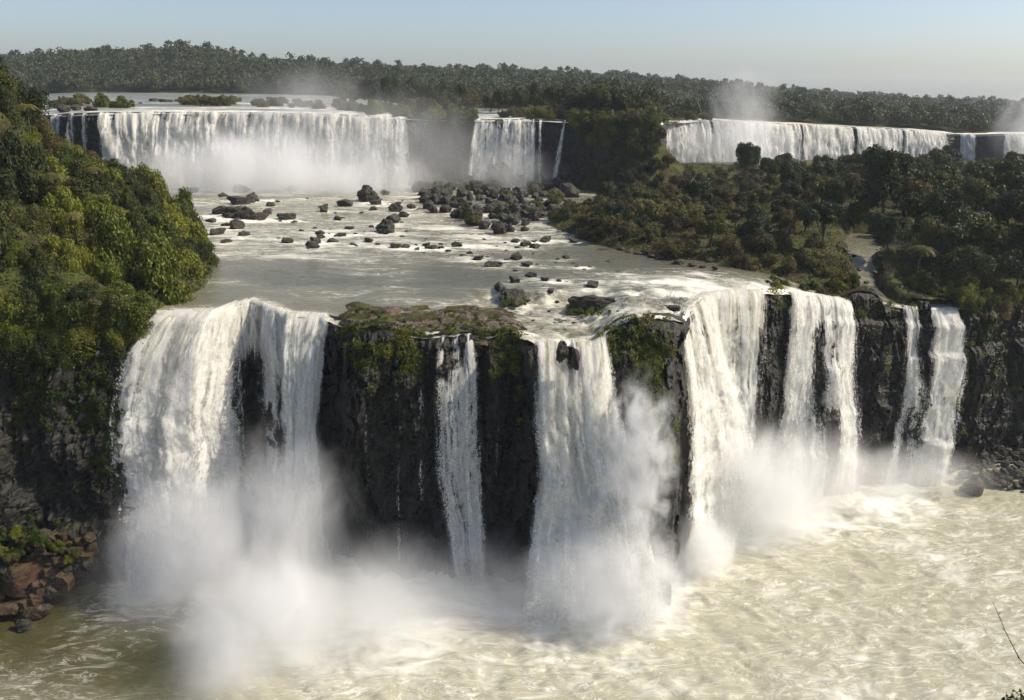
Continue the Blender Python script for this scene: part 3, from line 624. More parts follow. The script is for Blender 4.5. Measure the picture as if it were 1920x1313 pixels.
for s in range(5): shrub_variant('vine', 200 + s, 3.0, 2.6, 17, 8500, .15, 'leaf_bright', lobe=(.22, .46), droop=1.1)
for s in range(3): shrub_variant('vine_dark', 210 + s, 3.0, 2.8, 17, 8500, .155, 'leaf_mid', lobe=(.22, .46), droop=.8)
for s in range(2): shrub_variant('vine_brown', 220 + s, 2.8, 2.4, 16, 6000, .14, 'leaf_brown', lobe=(.22, .42))
for s in range(3): shrub_variant('bush', 230 + s, 1.6, 1.1, 13, 2600, .12, 'leaf_olive')
for s in range(2): shrub_variant('bush_green', 240 + s, 1.5, 1.1, 13, 2600, .12, 'leaf_bright')
for s in range(2): shrub_variant('bush_brown', 250 + s, 1.7, 1.4, 14, 2400, .115, 'leaf_brown')
def palm_variant(seed, H0):
    rr = np.random.default_rng(seed); V, F = [], []
    for k in range(15):
        a = k * 2.4 + rr.normal() * .2; up = rr.uniform(.2, 1.3); L = rr.uniform(1.7, 2.4); t = np.linspace(0, 1, 13)
        h = np.array([math.cos(a), math.sin(a), 0]); sd = np.array([-math.sin(a), math.cos(a), 0])
        mid = h[None] * (L * t)[:, None] + np.array([0, 0, 1.])[None] * (up * t - (up + 1.0) * t ** 2)[:, None] + [0, 0, H0]
        for i in range(12):
            w = .55 * math.sin(math.pi * (.12 + .8 * t[i]))
            for sg in (-1, 1):
                tip = mid[i] + sg * sd * w + h * .3 * w + [0, 0, -.45 * w]; V += [mid[i], mid[i] + (mid[i + 1] - mid[i]) * .6, tip + h * .06, tip]; n_ = len(V); F.append([n_ - 4, n_ - 3, n_ - 2, n_ - 1])
    t = np.linspace(0, 1, 7)[:, None]; TV, TF = tube(np.array([0, 0, -.6]) + t * np.array([0, 0, H0 + .6]) + np.sin(t * 2.5) * [.25, .1, 0] - np.sin(2.5) * t * [.25, .1, 0], np.linspace(.16, .1, 7))
    VAR.setdefault('palm', []).append((mk_mesh('crown', np.array(V), np.array(F), [M['leaf_olive']], smooth=False), mk_mesh('trunk', TV, TF, [M['bark']]), 2.2, H0))
for sd_ in range(2): palm_variant(400 + sd_, 5.5 + sd_)
def bare_variant(seed):
    rr = np.random.default_rng(seed); parts = []; tips = []
    def limb(p, d, L, rad, lev):
        t = np.linspace(0, 1, 5)[:, None]; bend = rr.normal(size=3) * .18 * L
        path = p + d * L * t + np.sin(t * 1.6) ** 2 * bend; parts.append(tube(path, rad * np.linspace(1, .5, 5), 5))
        if lev == 0: tips.append(path[-1]); return
        for _ in range(3 if lev > 1 else 4):
            q = path[int(rr.integers(2, 5))]; limb(q, unit(d + rr.normal(size=3) * .6 + [0, 0, .15]), L * rr.uniform(.5, .75), rad * .5, lev - 1)
    limb(np.array([0, 0, -.5]), np.array([0, 0, 1.]), 3.2, .16, 3)
    TV, TF = merge(parts); tips = np.array(tips); P = np.repeat(tips, 9, 0) + rr.normal(size=(len(tips) * 9, 3)) * .28
    V, F = leaf_quads(P, unit(rr.normal(size=P.shape) + [0, 0, .5]), .11, rr)
    VAR.setdefault('bare', []).append((mk_mesh('crown', V, F, [M['leaf_brown']], smooth=False), mk_mesh('trunk', TV, TF, [M['bark']]), 2.5, 6))
for sd_ in range(3): bare_variant(420 + sd_)
PLANTS = []
def plant(name, cat, key, loc, s, label, group, parts=True):
    v = VAR[key][random.randrange(len(VAR[key]))]
    e = bpy.data.objects.new(name, None); C.objects.link(e)
    e.location = [float(q) for q in loc]; e.rotation_euler = (random.uniform(-.08, .08), random.uniform(-.08, .08), random.uniform(0, 6.28))
    e.scale = (s * random.uniform(.85, 1.15), s * random.uniform(.85, 1.15), s * random.uniform(.85, 1.2) * (random.choice([1, 1.25, 1.55]) if name == 'bank_bush' else 1))
    isT = cat == 'tree'
    obj('crown' if isT else 'foliage', v[0], e); obj('trunk' if isT else 'stem', v[1], e)
    tag(e, label, cat, group); PLANTS.append(e); return e
ORD = ['first', 'second', 'third', 'fourth', 'fifth', 'sixth', 'seventh', 'eighth', 'ninth', 'tenth', 'eleventh', 'twelfth', 'thirteenth', 'fourteenth', 'fifteenth', 'sixteenth', 'seventeenth', 'eighteenth', 'nineteenth', 'twentieth']
def ordw(i):
    if i < 20: return ORD[i]
    if i >= 99: return 'hundred-and-' + ordw(i - 100) if i > 99 else 'hundredth'
    tens = ['', '', 'twenty', 'thirty', 'forty', 'fifty', 'sixty', 'seventy', 'eighty', 'ninety']; t, u = divmod(i + 1, 10)
    return (tens[t] + '-' + ORD[u - 1]) if u else tens[t][:-1] + 'ieth'

# trees of the wooded island, row by row from the far side
def poisson(n, xr, yr, dmin, ok, tries=30000, seed=1):
    r = np.random.default_rng(seed); out = []; xs_, ys_ = r.uniform(*xr, tries), r.uniform(*yr, tries); k_ = ok(xs_, ys_)
    for x, y in zip(xs_[k_].tolist(), ys_[k_].tolist()):
        dm = dmin(x, y) if callable(dmin) else dmin
        if all((x - a) ** 2 + (y - b) ** 2 > dm * dm for a, b in out): out.append((x, y))
        if len(out) >= n: break
    return out
def d1(poly, x, y): return float(seg_dist(np.array([x]), np.array([y]), poly)[0])
def tz(x, y): return float(terrain(np.array([x]), np.array([y]))[0])
def seen_x(x, y, z, m=60):
    p, q = proj(np.array([x, y, z])); return -m < p < 1920 + m
def seen_v(x, y, z, m):
    p, q = proj(np.stack([x, y, z + 0 * x], -1)); return (p > -m) & (p < 1920 + m)
def ok_island(x, y):
    d, c = seg_dist(x, y, ISLAND), seg_dist(x, y, CHANNEL)
    return (d > 2.5) & seen_v(x, y, 45., 130) & (c < -2.6) & ((y > 172) | (x < 48) | ((y > 160 + .05 * (x - 48)) & (c < -5)))
pts = poisson(255, (5, 300), (150, 322), lambda x, y: 4.0 + .012 * (y - 150), ok_island, 12000, 3)
rows = {}
for (x, y) in pts:
    u = proj(np.array([x, y, tz(x, y)]))
    bx = 'under the black upper cliff' if u[0] < 1290 else 'amid the island thicket' if u[0] < 1580 else 'on the dark wooded rise'
    row = int((y - 150) // 22); rows.setdefault((row, bx), []).append((u[0], x, y))
for (row, bx), lst in sorted(rows.items()):
    lst.sort()
    for i, (px, x, y) in enumerate(lst):
        brown = px < 1540 and x < 75
        rr = random.random()
        key = ('brown' if rr < .45 else 'mid' if rr < .68 else 'olive' if rr < .86 else 'dark') if brown else ('dark' if rr < .50 else 'mid' if rr < .82 else 'flat' if rr < .9 else 'olive' if rr < .93 else 'brown')
        key = 'bare' if random.random() < .10 else 'palm' if random.random() < .03 else key
        word = {'bare': 'thin bare-limbed tree', 'palm': 'slender palm tree', 'brown': 'brown-leaved tree', 'mid': 'leafy green tree', 'olive': 'yellow-olive tree', 'dark': 'dark evergreen tree', 'flat': 'flat-topped tall tree'}[key]
        s = random.uniform(.8, 1.3) * ((1.15 if y < 230 else .9) if not brown else .74)
        d = d1(ISLAND, x, y); s *= (.62 + .38 * min(1, d / 14)) * random.choice([.7, .85, 1, 1, 1.15, 1.3])
        plant('forest_tree', 'tree', key, (x, y, tz(x, y) - .2), s, '%s, %s in row %s %s' % (word, ordw(i), ordw(row), bx), 'trees of the wooded island')
sp = poisson(30, (18, 45), (258, 283), 3.2, lambda x, y: terrain(x, y) > 42, 4000, 12)
for i, (x, y) in enumerate(sorted(sp)):
    key = random.choice(['dark', 'dark', 'mid', 'brown'])
    plant('spur_tree', 'tree', key, (x, y, tz(x, y) - .4), random.uniform(.5, .8), '%s tree up the wooded spur closing the black upper cliff' % ordw(i), 'trees on the wooded spur')
lo_ = poisson(46, (56, 230), (322, 402), 6.5, lambda x, y: seen_v(x, y, 42., 40), 4000, 15)
for i, (x, y) in enumerate(sorted(lo_)):
    plant('scrub_tree', 'tree', random.choice(['mid', 'dark', 'olive', 'brown']), (x, y, tz(x, y) - 1.4), random.uniform(.42, .7), '%s low tree in the hollow under the distant falls' % ordw(i), 'low trees under the distant falls')
# trees on the plateau behind the upper cliff
ptsp = []
r = np.random.default_rng(9)
def plat_ok(p, Y):
    ye = float(np.interp(p, np.r_[upPX, diPX[2:]], np.r_[upP[:, 1], diP[2:, 1]]))
    if 770 < p < 885: return Y > ye + 3
    if 1075 < p < 1226: return ye + 2 < Y < 330 + (1238 - p) * .6
    if 640 < p < 930: return Y > ye + 75
    if 930 <= p <= 1075: return Y > ye + 62
    return False
k = 0
while len(ptsp) < 86 and k < 6000:
    k += 1; p = r.uniform(640, 1300); Y = r.uniform(288, 420)
    if not plat_ok(p, Y): continue
    z = float(plateau(np.array([p]), np.array([Y]))[0]); x = float(col_x(p, Y, z))
    if all((x - a[0]) ** 2 + (Y - a[1]) ** 2 > 36 for a in ptsp): ptsp.append((x, Y, z, p))
ptsp.sort(key=lambda a: (int(a[1] // 30), a[3])); cnt = {}
for (x, Y, z, p) in ptsp:
    row = int(Y // 30) - 9; cnt[row] = cnt.get(row, -1) + 1
    rr = random.random(); key = 'dark' if rr < .45 else 'mid' if rr < .75 else 'brown' if rr < .9 else 'olive'
    word = {'brown': 'greyish brown tree', 'mid': 'leafy green tree', 'olive': 'yellow-olive tree', 'dark': 'dark evergreen tree'}[key]
    plant('plateau_tree', 'tree', key, (x, Y, z), random.uniform(.95, 1.35), '%s, %s in row %s back on the plateau brink' % (word, ordw(cnt[row]), ordw(row)), 'trees on the plateau behind the upper cliff')

for i, (x, y) in enumerate([(-71, 133), (-66, 128), (-78, 141), (-73, 150), (-84, 152), (-64, 142)]):
    plant('palm_tree', 'tree', 'palm', (x, y, tz(x, y) - .3), random.uniform(.75, 1.0), 'palm rising from the vine-covered bank, %s counted from the waterfall side' % ordw(i), 'palms on the bank')
# brush on the upper brink and on islets in the plateau river
lst = []
for (pa, pb, ya, yb, n, key) in [(744, 890, 290, 330, 34, 'bush'), (760, 890, 289, 296, 14, 'bush_green'), (935, 1010, 310, 345, 5, 'bush'), (990, 1085, 296, 340, 22, 'bush'), (1080, 1240, 284, 300, 26, 'bush_green'), (1090, 1240, 282, 290, 12, 'bush_brown'),
                                 (80, 180, 330, 420, 9, 'bush'), (190, 250, 330, 350, 5, 'bush_green'), (330, 450, 350, 400, 16, 'bush'), (470, 660, 340, 400, 16, 'bush'), (640, 760, 330, 370, 20, 'bush'), (640, 760, 300, 330, 6, 'bush_green'), (1290, 1325, 416, 425, 3, 'bush')]:
    for _ in range(n):
        p, Y = r.uniform(pa, pb), r.uniform(ya, yb); z = float(plateau(np.array([p]), np.array([Y]))[0]); lst.append((p, Y, z, key))
lst.sort()
for i, (p, Y, z, key) in enumerate(lst):
    plant('shrub', 'shrub', key, (float(col_x(p, Y, z)), Y, z - .2), r.uniform(1.1, 2.2), '%s shrub counted from the vine-covered bank along the upper brink' % ordw(i) if i < 99 else 'low shrub of the upper brink past the slender ribbon fall, number %s' % ordw(i - 99), 'shrubs along the upper brink')

# vine-covered bank
def ok_bank(x, y):
    return (seg_dist(x, y, BANK) > .8) & (y > lipYf(x) + .5) & seen_v(x, y, 50., 110)
pb = poisson(225, (-150, -50), (110, 285), lambda x, y: 2.6 + .013 * (y - 110), ok_bank, 8000, 8)
cnt = {}
for (x, y) in sorted(pb, key=lambda q: (int((q[1] - 105) // 12), proj(np.array([q[0], q[1], 45.]))[0])):
    row = int((y - 105) // 12); cnt[row] = cnt.get(row, -1) + 1
    rr = random.random(); key = 'vine' if rr < .52 else 'vine_dark' if rr < .95 else 'vine_brown'
    word = {'vine': 'yellow-green vine-draped bush', 'vine_dark': 'deep green bush', 'vine_brown': 'brownish dry bush'}[key]
    s = random.choice([.6, .75, .9, 1.0, 1.15, 1.4])
    plant('bank_bush', 'bush', key, (x, y, tz(x, y) - 1.1), s, '%s, %s outward in tier %s up the steep bank' % (word, ordw(cnt[row]), ordw(row)), 'bushes on the vine-covered bank')

# bushes draped over the edge of the cliffs
edge = [(px, dz, 'bank') for px, dz in zip(np.linspace(-20, 282, 30), np.tile([0, 2.2, .8, 3.6, 1.2, 5.0], 5))] + [(px, dz, 'end') for px, dz in zip(np.linspace(1806, 1945, 16), np.tile([0, 1.6, .6, 3.4], 4))]
for i, (px, dz, w) in enumerate(edge):
    X_ = float(lip_of_px(px)); zt_ = tz(X_, float(lipYf(X_)) + .3); z_ = zt_ - dz - .8
    key = random.choice(['vine', 'vine', 'vine_dark']) if w == 'bank' else random.choice(['vine_dark', 'vine', 'vine_brown'])
    plant('cliff_bush', 'bush', key, (X_, float(lipYf(X_)) - .4 - float(cliff_off(np.array(X_), np.array(z_))) * .6, z_), random.uniform(.55, .95) if w == 'bank' else random.uniform(.5, .8),
          ('bush hanging over the shaded cliff edge of the bank, %s towards the broad waterfall' if w == 'bank' else 'bush on the cliff edge above the rubble beach, %s from the end waterfall') % ordw(i if w == 'bank' else i - 30), 'bushes draped over the cliff edges')
for i in range(34):
    p_ = 1082 + i * 4.6; q_ = upL.at(np.array(p_)); dz_ = [0, 1.5, 3.5, .5, 5, 2.5, 7.5][i % 7] * (.5 + i / 34.)
    plant('cliff_bush', 'bush', random.choice(['vine_dark', 'vine_dark', 'vine']), (q_[0], q_[1] - .8 - .1 * dz_, q_[2] - dz_ - .6), random.uniform(.6, 1.0), 'bush hanging down the black upper cliff, %s on from the slender ribbon' % ordw(i), 'bushes hanging on the upper cliff')
# brush and grass along the low island shore and the ledge above the distant side of the near cliff
lst = []
for (x0, x1, y0, y1, n, keys) in [(8, 30, 176, 222, 34, ('bush_brown', 'bush')), (30, 64, 158, 172, 30, ('bush', 'bush_brown')), (58, 66, 152, 166, 8, ('bush', 'bush_green')), (78, 110, 160, 182, 22, ('bush_brown', 'bush')), (72, 90, 158, 162, 6, ('bush_green',)), (20, 60, 180, 240, 44, ('bush_brown', 'bush'))]:
    for _ in range(n * 3):
        x, y = r.uniform(x0, x1), r.uniform(y0, y1)
        if d1(ISLAND, x, y) > .4 and d1(CHANNEL, x, y) < -.8 and y > lipYf(x) + 1: lst.append((x, y, keys[int(r.integers(len(keys)))])); n -= 1
        if n <= 0: break
for (x0, x1, y0, y1, n, keys) in [(-22, 14, 196, 290, 26, ('bush', 'bush', 'bush_green')), (57, 68, 147, 160, 16, ('bush_green', 'bush')), (46, 60, 150, 156, 8, ('bush_green',))]:
    for _ in range(n):
        x, y = r.uniform(x0, x1), r.uniform(y0, y1)
        if y > lipYf(x) + 1 and (x > 40 or seg_dist(np.array([proj(np.array([x, y, 40.]))[0]]), np.array([proj(np.array([x, y, 40.]))[1]]), [(790, 352), (800, 400), (905, 438), (985, 442), (1075, 384), (1085, 350), (900, 340)])[0] > 0): lst.append((x, y, keys[int(r.integers(len(keys)))]))
lst.sort()
for i, (x, y, key) in enumerate(lst):
    plant('shore_shrub', 'shrub', key, (x, y, max(tz(x, y), 40.6 if x < 14 else 0) - .15), r.uniform(.6, 1.2) if x < 10 or (x < 70 and y < 160) else r.uniform(.9, 1.9), '%s low shrub along the island shore, counted from midstream' % ordw(i) if i < 99 else 'low shrub at the far end of the island shore, number %s' % ordw(i - 99), 'shrubs along the island shore')

# foliage scattered as stuff: vines and ferns on the dark cliffs, moss on the shelf, grass on the ledge
def stuff_leaves(name, label, P, N, size, mat, tint=None, aspect=.55, droop=0.):
    rr = np.random.default_rng(len(P)); V, F = leaf_quads(P, N, size, rr, aspect, droop)
    t = np.repeat(rr.random(len(P)) if tint is None else tint, 4)
    o = obj(name, mk_mesh(name, V, F, [M[mat]], smooth=False, attrs={'tint': t})); tag(o, label, None, None, 'stuff'); return o
def cliff_patch(px, z, wpx, hz, n, r):
    m = max(3, n // 70); pxs = r.normal(px, wpx * .55, m); zz = r.normal(z, hz * .55, m); X = lip_of_px(pxs); zz = np.minimum(zz, lipZf(X) + .3)
    off = cliff_off(X, zz) + cliff_detail(X, zz) * sstep(0, 1.6, lipZf(X) - zz) - .1
    cen = np.stack([X, lipYf(X) - off, zz], -1); rad = r.uniform(.25, .95, m)
    i = np.repeat(np.arange(m), 110); d = unit(r.normal(size=(len(i), 3)) + [0, -.4, .3])
    return cen[i] + d * (rad[i] * r.uniform(.55, 1.1, len(i)))[:, None] * [1.1, .8, .8] - np.stack([0 * i, 0 * i, r.exponential(.25, len(i))], -1)
r = np.random.default_rng(21)
Pm = []
for (px, z, w, h, n) in [(690, 36, 40, 3, 5000), (765, 35.5, 30, 3.5, 5000), (725, 36.8, 60, 1.2, 3000), (640, 37.5, 40, 1, 700), (900, 37.5, 30, 1.4, 900), (945, 35.5, 24, 3, 3500), (968, 34, 12, 5, 1800), (1208, 37, 44, 4, 9000), (1215, 32, 34, 6, 8000), (1225, 26, 26, 6, 4000), (1150, 37, 24, 3, 2500), (1060, 31, 12, 3, 300), (1230, 20, 30, 4, 400),
                         (1455, 37, 22, 3, 1200), (1640, 34, 50, 1.5, 1600), (1610, 32, 18, 5, 700), (1660, 26, 14, 6, 350), (1720, 33, 30, .8, 300), (1830, 30, 50, 8, 1800), (1880, 24, 50, 12, 1800), (1860, 14, 60, 8, 500)]:
    Pm.append(cliff_patch(px, z, w, h, n, r))
P = np.concatenate(Pm); stuff_leaves('moss', 'moss and ferns on the ledges of the near cliff', P, unit(r.normal(size=P.shape) + [0, -.5, .8]), .13, 'leaf_bright_t', tint=np.clip(.68 + .6 * fbm(P[:, 0] * .4, P[:, 2] * .4, 1, 3), 0, 1), droop=.5)
m = 90; cq = np.array([G(r.uniform(1062, 1165), r.uniform(572, 590), 39.0 + r.uniform(-.3, .35)) for _ in range(60)] + [G(r.uniform(936, 988), r.uniform(556, 572), 39.0 + r.uniform(-.2, .5)) for _ in range(30)])
i_ = np.repeat(np.arange(m), 110); P = cq[i_] + unit(r.normal(size=(len(i_), 3)) + [0, 0, .4]) * (r.uniform(.15, .5, m)[i_] * r.uniform(.5, 1.1, len(i_)))[:, None]
stuff_leaves('rock_moss', 'moss and tufts on the two rocks of the central cascade', P, unit(r.normal(size=P.shape) + [0, 0, .8]), .10, 'leaf_bright_t', tint=np.clip(.2 + .5 * r.random(m)[i_], 0, 1))
Pm = []
for (px, z, w, h, n) in [(250, 37, 24, 4, 3500), (200, 34, 50, 5, 4500), (120, 34, 60, 6, 5000), (60, 30, 60, 6, 2500), (150, 28, 50, 6, 1200), (215, 24, 24, 6, 1400), (180, 20, 24, 2, 700), (150, 16, 30, 2, 200), (10, 26, 20, 4, 700), (60, 12, 30, 8, 300), (205, 30, 20, 3, 300), (20, 9, 26, 4, 700), (60, 8, 40, 3, 500), (100, 30, 80, 10, 300), (30, 37, 60, 6, 1600)]:
    Pm.append(cliff_patch(px, z, w, h, n, r))
P = np.concatenate(Pm); stuff_leaves('vines', 'hanging vines on the shaded cliff under the bank', P, unit(r.normal(size=P.shape) + [0, -.6, .5]), .17, 'leaf_bright_t', tint=np.clip(.18 * (fbm(P[:, 0] * .3, P[:, 2] * .3, 1, 3) + .5), 0, 1), droop=1.5)  # low tint paints the vines darker, as in the shade of this cliff
# mat of low leaves over the bank between the bushes
n = 150000; x = r.uniform(-150, -50, n); y = r.uniform(108, 285, n); dB = seg_dist(x, y, BANK); k = (dB > -1.0) & (y > lipYf(x) - .5); x, y = x[k], y[k]
P = np.stack([x, y, terrain(x, y) + .2 + .9 * fbm(x * .5, y * .5, 3, 2) + r.uniform(0, .8, len(x))], -1)
stuff_leaves('undergrowth', 'tangle of low leaves between the bushes of the steep bank', P, unit(r.normal(size=P.shape) + [0, -.3, .8]), .22, 'leaf_bright_t', tint=np.clip(.18 + .35 * fbm(P[:, 0] * .2, P[:, 1] * .2, 1, 3), 0, 1), droop=.8)  # dark tint stands in for the shadowed gaps between the bushes
n = 260000; x = r.uniform(5, 260, n); y = 140 + 270 * r.random(n) ** 1.3; dI = seg_dist(x, y, ISLAND) + 2.0 * fbm(x * .09, y * .09, 7, 3); dC = seg_dist(x, y, CHANNEL)
k = ((dI > 1.2) | (y > 318)) & (dC < -1) & (y > lipYf(x) + .3) & (r.random(n) < .35 + .8 * (fbm(x * .15, y * .15, 4, 3) > -.1)); x, y = x[k], y[k]
P = np.stack([x, y, terrain(x, y) + np.clip(1.6 * fbm(x * .4, y * .4, 8, 3), 0, 2) * r.random(len(x)) + r.uniform(0, .4, len(x))], -1)
stuff_leaves('grass', 'grass and weeds over the low island and its ledge', P, unit(r.normal(size=P.shape) + [0, 0, .8]), .22, 'leaf_olive_t', tint=np.clip(.5 + .6 * fbm(x * .12, y * .12, 3, 3), 0, 1))
# tufts on the shelf
m = 240; cx_ = r.uniform(lip_of_px(632), lip_of_px(975), m); cy_ = lipYf(cx_) - .6 + 9.5 * r.random(m) ** 2.0; k = fbm(cx_ * .5, cy_ * .7, 4, 3) > -.12; cx_, cy_ = cx_[k], cy_[k]
i_ = np.repeat(np.arange(len(cx_)), 120); rad_ = r.uniform(.1, .42, len(cx_)) ** 1.0; d_ = unit(r.normal(size=(len(i_), 3)) + [0, 0, .5]); x, y = cx_[i_], cy_[i_]
P = np.stack([x, y, terrain(x, np.maximum(y, lipYf(x))) + .12], -1) + d_ * (rad_[i_] * r.uniform(.5, 1.1, len(i_)))[:, None]
stuff_leaves('shelf_moss', 'tufts of green moss on the brown rock shelf', P, unit(r.normal(size=P.shape) + [0, 0, .8]), .075, 'leaf_bright_t', tint=np.clip(.15 + .5 * r.random(len(cx_))[i_], 0, 1))

# far forest: one mass
def far_forest(name, label, prs, yfun, n, seed, size, nq):
    rr = np.random.default_rng(seed); p = rr.uniform(*prs, n); t = rr.random(n); Y = yfun(p, t)
    z = plateau(p, Y); x = col_x(p, Y, z); s = size(Y) * rr.uniform(.7, 1.35, n)
    tall = rr.random(n) < .10; s = s * np.where(rr.random(n) < .25, .65, 1.0); s2 = s * np.where(tall, 1.9, 1.0)
    q = rr.normal(size=(n, nq, 3)); q = unit(q + [0, 0, .3])
    lob = unit(rr.normal(size=(n, 6, 3))) * .55; li = rr.integers(0, 6, (n, nq)); cen = np.take_along_axis(lob, li[..., None].repeat(3, -1), 1)
    Pq = cen * np.array([1, 1, .7]) + q * (.55 * (.75 + .4 * rr.random((n, nq, 1))))
    Pw = np.stack([x, Y, z], -1)[:, None] + Pq * (s[:, None, None] * np.array([1, 1, .85])) + np.stack([0 * s, 0 * s, s2 * 1.15], -1)[:, None]
    N = unit(q + .6 * rr.normal(size=q.shape)).reshape(-1, 3)
    V, F = leaf_quads(Pw.reshape(-1, 3), N, np.repeat(s * .27 * np.clip(Y / 1050, .5, 1.1), nq), rr, .7)
    tint = np.repeat(np.clip(rr.normal(.40, .34, n) + .2 * fbm(x * .01, Y * .01, 2, 2), 0, 1), nq * 4)
    o = obj(name, mk_mesh(name, V, F, [M['leaf_far']], smooth=False, attrs={'tint': tint})); tag(o, label, None, None, 'stuff'); return o
shf = lambda p: itp(SHORE, p); rdf = lambda p: itp(RID, p)
far_forest('forest', 'forest covering the hill beyond the plateau river', (-120, 2040), lambda p, t: shf(p) + 4 + (rdf(p) * 1.06 - shf(p)) * t ** .9, 7600, 5, lambda Y: 3.2 + Y * .0011, 64)
far_forest('forest', 'fringe of low trees along the far shore of the plateau river', (-120, 2040), lambda p, t: shf(p) + 2 + 40 * t, 1100, 6, lambda Y: 4.0 + 0 * Y, 170)

# ------------------------------------------------------------------ boulders
def ico(sub):
    import bmesh
    bm = bmesh.new(); bmesh.ops.create_icosphere(bm, subdivisions=sub, radius=1.0); me = bpy.data.meshes.new('t'); bm.to_mesh(me); bm.free()
    V = np.empty(len(me.vertices) * 3); me.vertices.foreach_get('co', V); F = np.empty(len(me.polygons) * 3, np.int32); me.polygons.foreach_get('vertices', F)
    bpy.data.meshes.remove(me); return V.reshape(-1, 3), F.reshape(-1, 3)
ICO_V, ICO_F = ico(4)
def rock_mesh(seed, mat, cuts=13, lo=.55, hi=.86, rough=.10, box=0):
    r = np.random.default_rng(seed); V = ICO_V.copy() * 1.05
    ns = unit(r.normal(size=(cuts, 3)))
    if box: ns = np.concatenate([np.eye(3), -np.eye(3)]) + .16 * r.normal(size=(6, 3)); ns = unit(ns); ns = np.concatenate([ns, unit(r.normal(size=(3, 3)))])
    for n in ns:
        d = r.uniform(lo, hi) if not box else r.uniform(.5, .68)
        e = np.maximum(V @ n - d, 0); V = V - e[:, None] * n * .97
    V = V * (1 + rough * (fbm(V[:, 0] * 2.2 + seed, V[:, 1] * 2.2, V[:, 2] * 2.2, 4) * 2 + 1.3 * np.floor(3 * fbm(V[:, 0] * 3.1 + seed, V[:, 1] * 3.1, V[:, 2] * 3.1, 2)) / 3 + .8 * fbm(V[:, 0] * 8 + seed, V[:, 1] * 8, V[:, 2] * 8, 2)))[:, None]
    return mk_mesh('boulder', V, ICO_F, [M[mat]], smooth=False)
RK = [rock_mesh(300 + s, 'boulder') for s in range(7)]
RKR = [rock_mesh(320 + s, 'boulder', 20, .7, .95, .15) for s in range(4)]      # rounder
RKB = [rock_mesh(340 + s, 'boulder', box=1) for s in range(3)]                   # blocks
RED = [rock_mesh(350 + s, 'redrock', box=1, rough=.05) for s in range(5)]
BEACH = [rock_mesh(370 + s, 'boulder', 9, .45, .8, .06) for s in range(4)]
def boulder(me, px, py, w, z, h=.75, label='', group='', sink=.3, dy=1.0, depth=None, rot=None, name='boulder'):
    w = w * .8; p = G(px, py, z) if depth is None else PY(px, py, depth)
    dist = np.linalg.norm(p - [0, 0, CAM_H]); R = w / FPX * dist / 2 * 1.15
    o = obj(name, me, None, (p[0], p[1] + R * .3, p[2] + R * h * (1 - sink) * .6))
    o.scale = (R, R * dy, R * h); o.rotation_euler = (random.uniform(-.2, .2), random.uniform(-.2, .2), random.uniform(0, 6.28) if rot is None else rot)
    tag(o, label, 'boulder', group); return o
def place(lst, label, group, meshes, z=39.75, h=(.45, .75), sink=.25):
    for i, (px, py, w) in enumerate(sorted(lst)):
        boulder(meshes[random.randrange(len(meshes))], px, py, w, z, random.uniform(*h), label % ordw(i), group, sink)
place(ROW, 'dark wet boulder, %s out from the vine-covered bank, in the rock bar', 'boulders of the rock bar by the bank', RK + RKR)
place(MID, 'dark boulder, %s along the midstream line of rocks below the white rapids', 'boulders of the midstream line', RK + RKB)
place(LOW, 'dark boulder, %s among scattered rocks above the central cascade', 'boulders above the central cascade', RK + RKB)
place(MIST, 'grey boulder, %s across the misty rapids under the upper curtain', 'boulders in the misty rapids', RKR + RK, 39.8, (.6, .95))
r = np.random.default_rng(61); sm = []
for _ in range(3000):
    px, py = r.uniform(520, 1160), r.uniform(372, 512)
    if py > 452 + max(0, px - 560) * .11 or (py < 446 and 790 < px < 1010) or px > 1000 and py < 440 + (px - 1000) * .2: continue
    if all(((px - a) / 1.4) ** 2 + ((py - b) * 1.6) ** 2 > 15 ** 2 for a, b, _ in sm): sm.append((px, py, r.uniform(5, 13)))
    if len(sm) >= 70: break
place(sm, 'small low stone, %s across the rapids between the larger boulders', 'small stones in the rapids', RK + RKB, 39.75, (.4, .7), .3)
# rough boulder field in mid river
fld = []; r = np.random.default_rng(33)
poly = [(790, 352), (800, 400), (850, 414), (905, 438), (950, 446), (985, 442), (1000, 418), (1075, 384), (1085, 350), (1000, 345), (900, 340), (840, 345)]
for _ in range(4000):
    px, py = r.uniform(785, 1090), r.uniform(338, 446)
    if float(seg_dist(np.array([px]), np.array([py]), poly)[0]) < 2: continue
    mn = 10 + (py - 340) * .03
    if all(((px - a) / 1.5) ** 2 + ((py - b) * 1.7) ** 2 > mn ** 2 for a, b, _ in fld): fld.append((px, py, r.uniform(17, 34)))
    if len(fld) >= 95: break
fld += [(815, 352, 46), (812, 338, 40), (945, 352, 74), (925, 356, 50), (965, 352, 48), (1040, 356, 44), (1068, 362, 40), (828, 372, 40)]
place(fld, 'mossy dark boulder, %s across the dense boulder field in midstream', 'boulders of the dense midstream field', RKR + RK, 39.9, (.7, 1.05), .1)
place([(905, 556, 10), (990, 566, 12), (1020, 560, 18), (1045, 568, 12), (1165, 560, 16), (1185, 585, 14), (1160, 602, 18), (1000, 602, 9), (1235, 560, 16), (1290, 560, 12), (1140, 556, 13), (880, 566, 12), (1075, 606, 9), (1228, 572, 12), (1030, 585, 9), (935, 560, 14)], 'dark rock, %s across the white water of the central cascade', 'rocks in the central cascade', RK + RKB, 38.35)
place([(1590, 474, 14), (1602, 482, 12), (1625, 470, 12), (1655, 486, 16), (1580, 492, 14), (1612, 508, 12), (1640, 512, 12), (1668, 524, 14), (1625, 532, 12), (1690, 540, 12)], 'low rock, %s round the small pool behind the grassy ledge', 'rocks round the ledge pool', RK, 39.3)
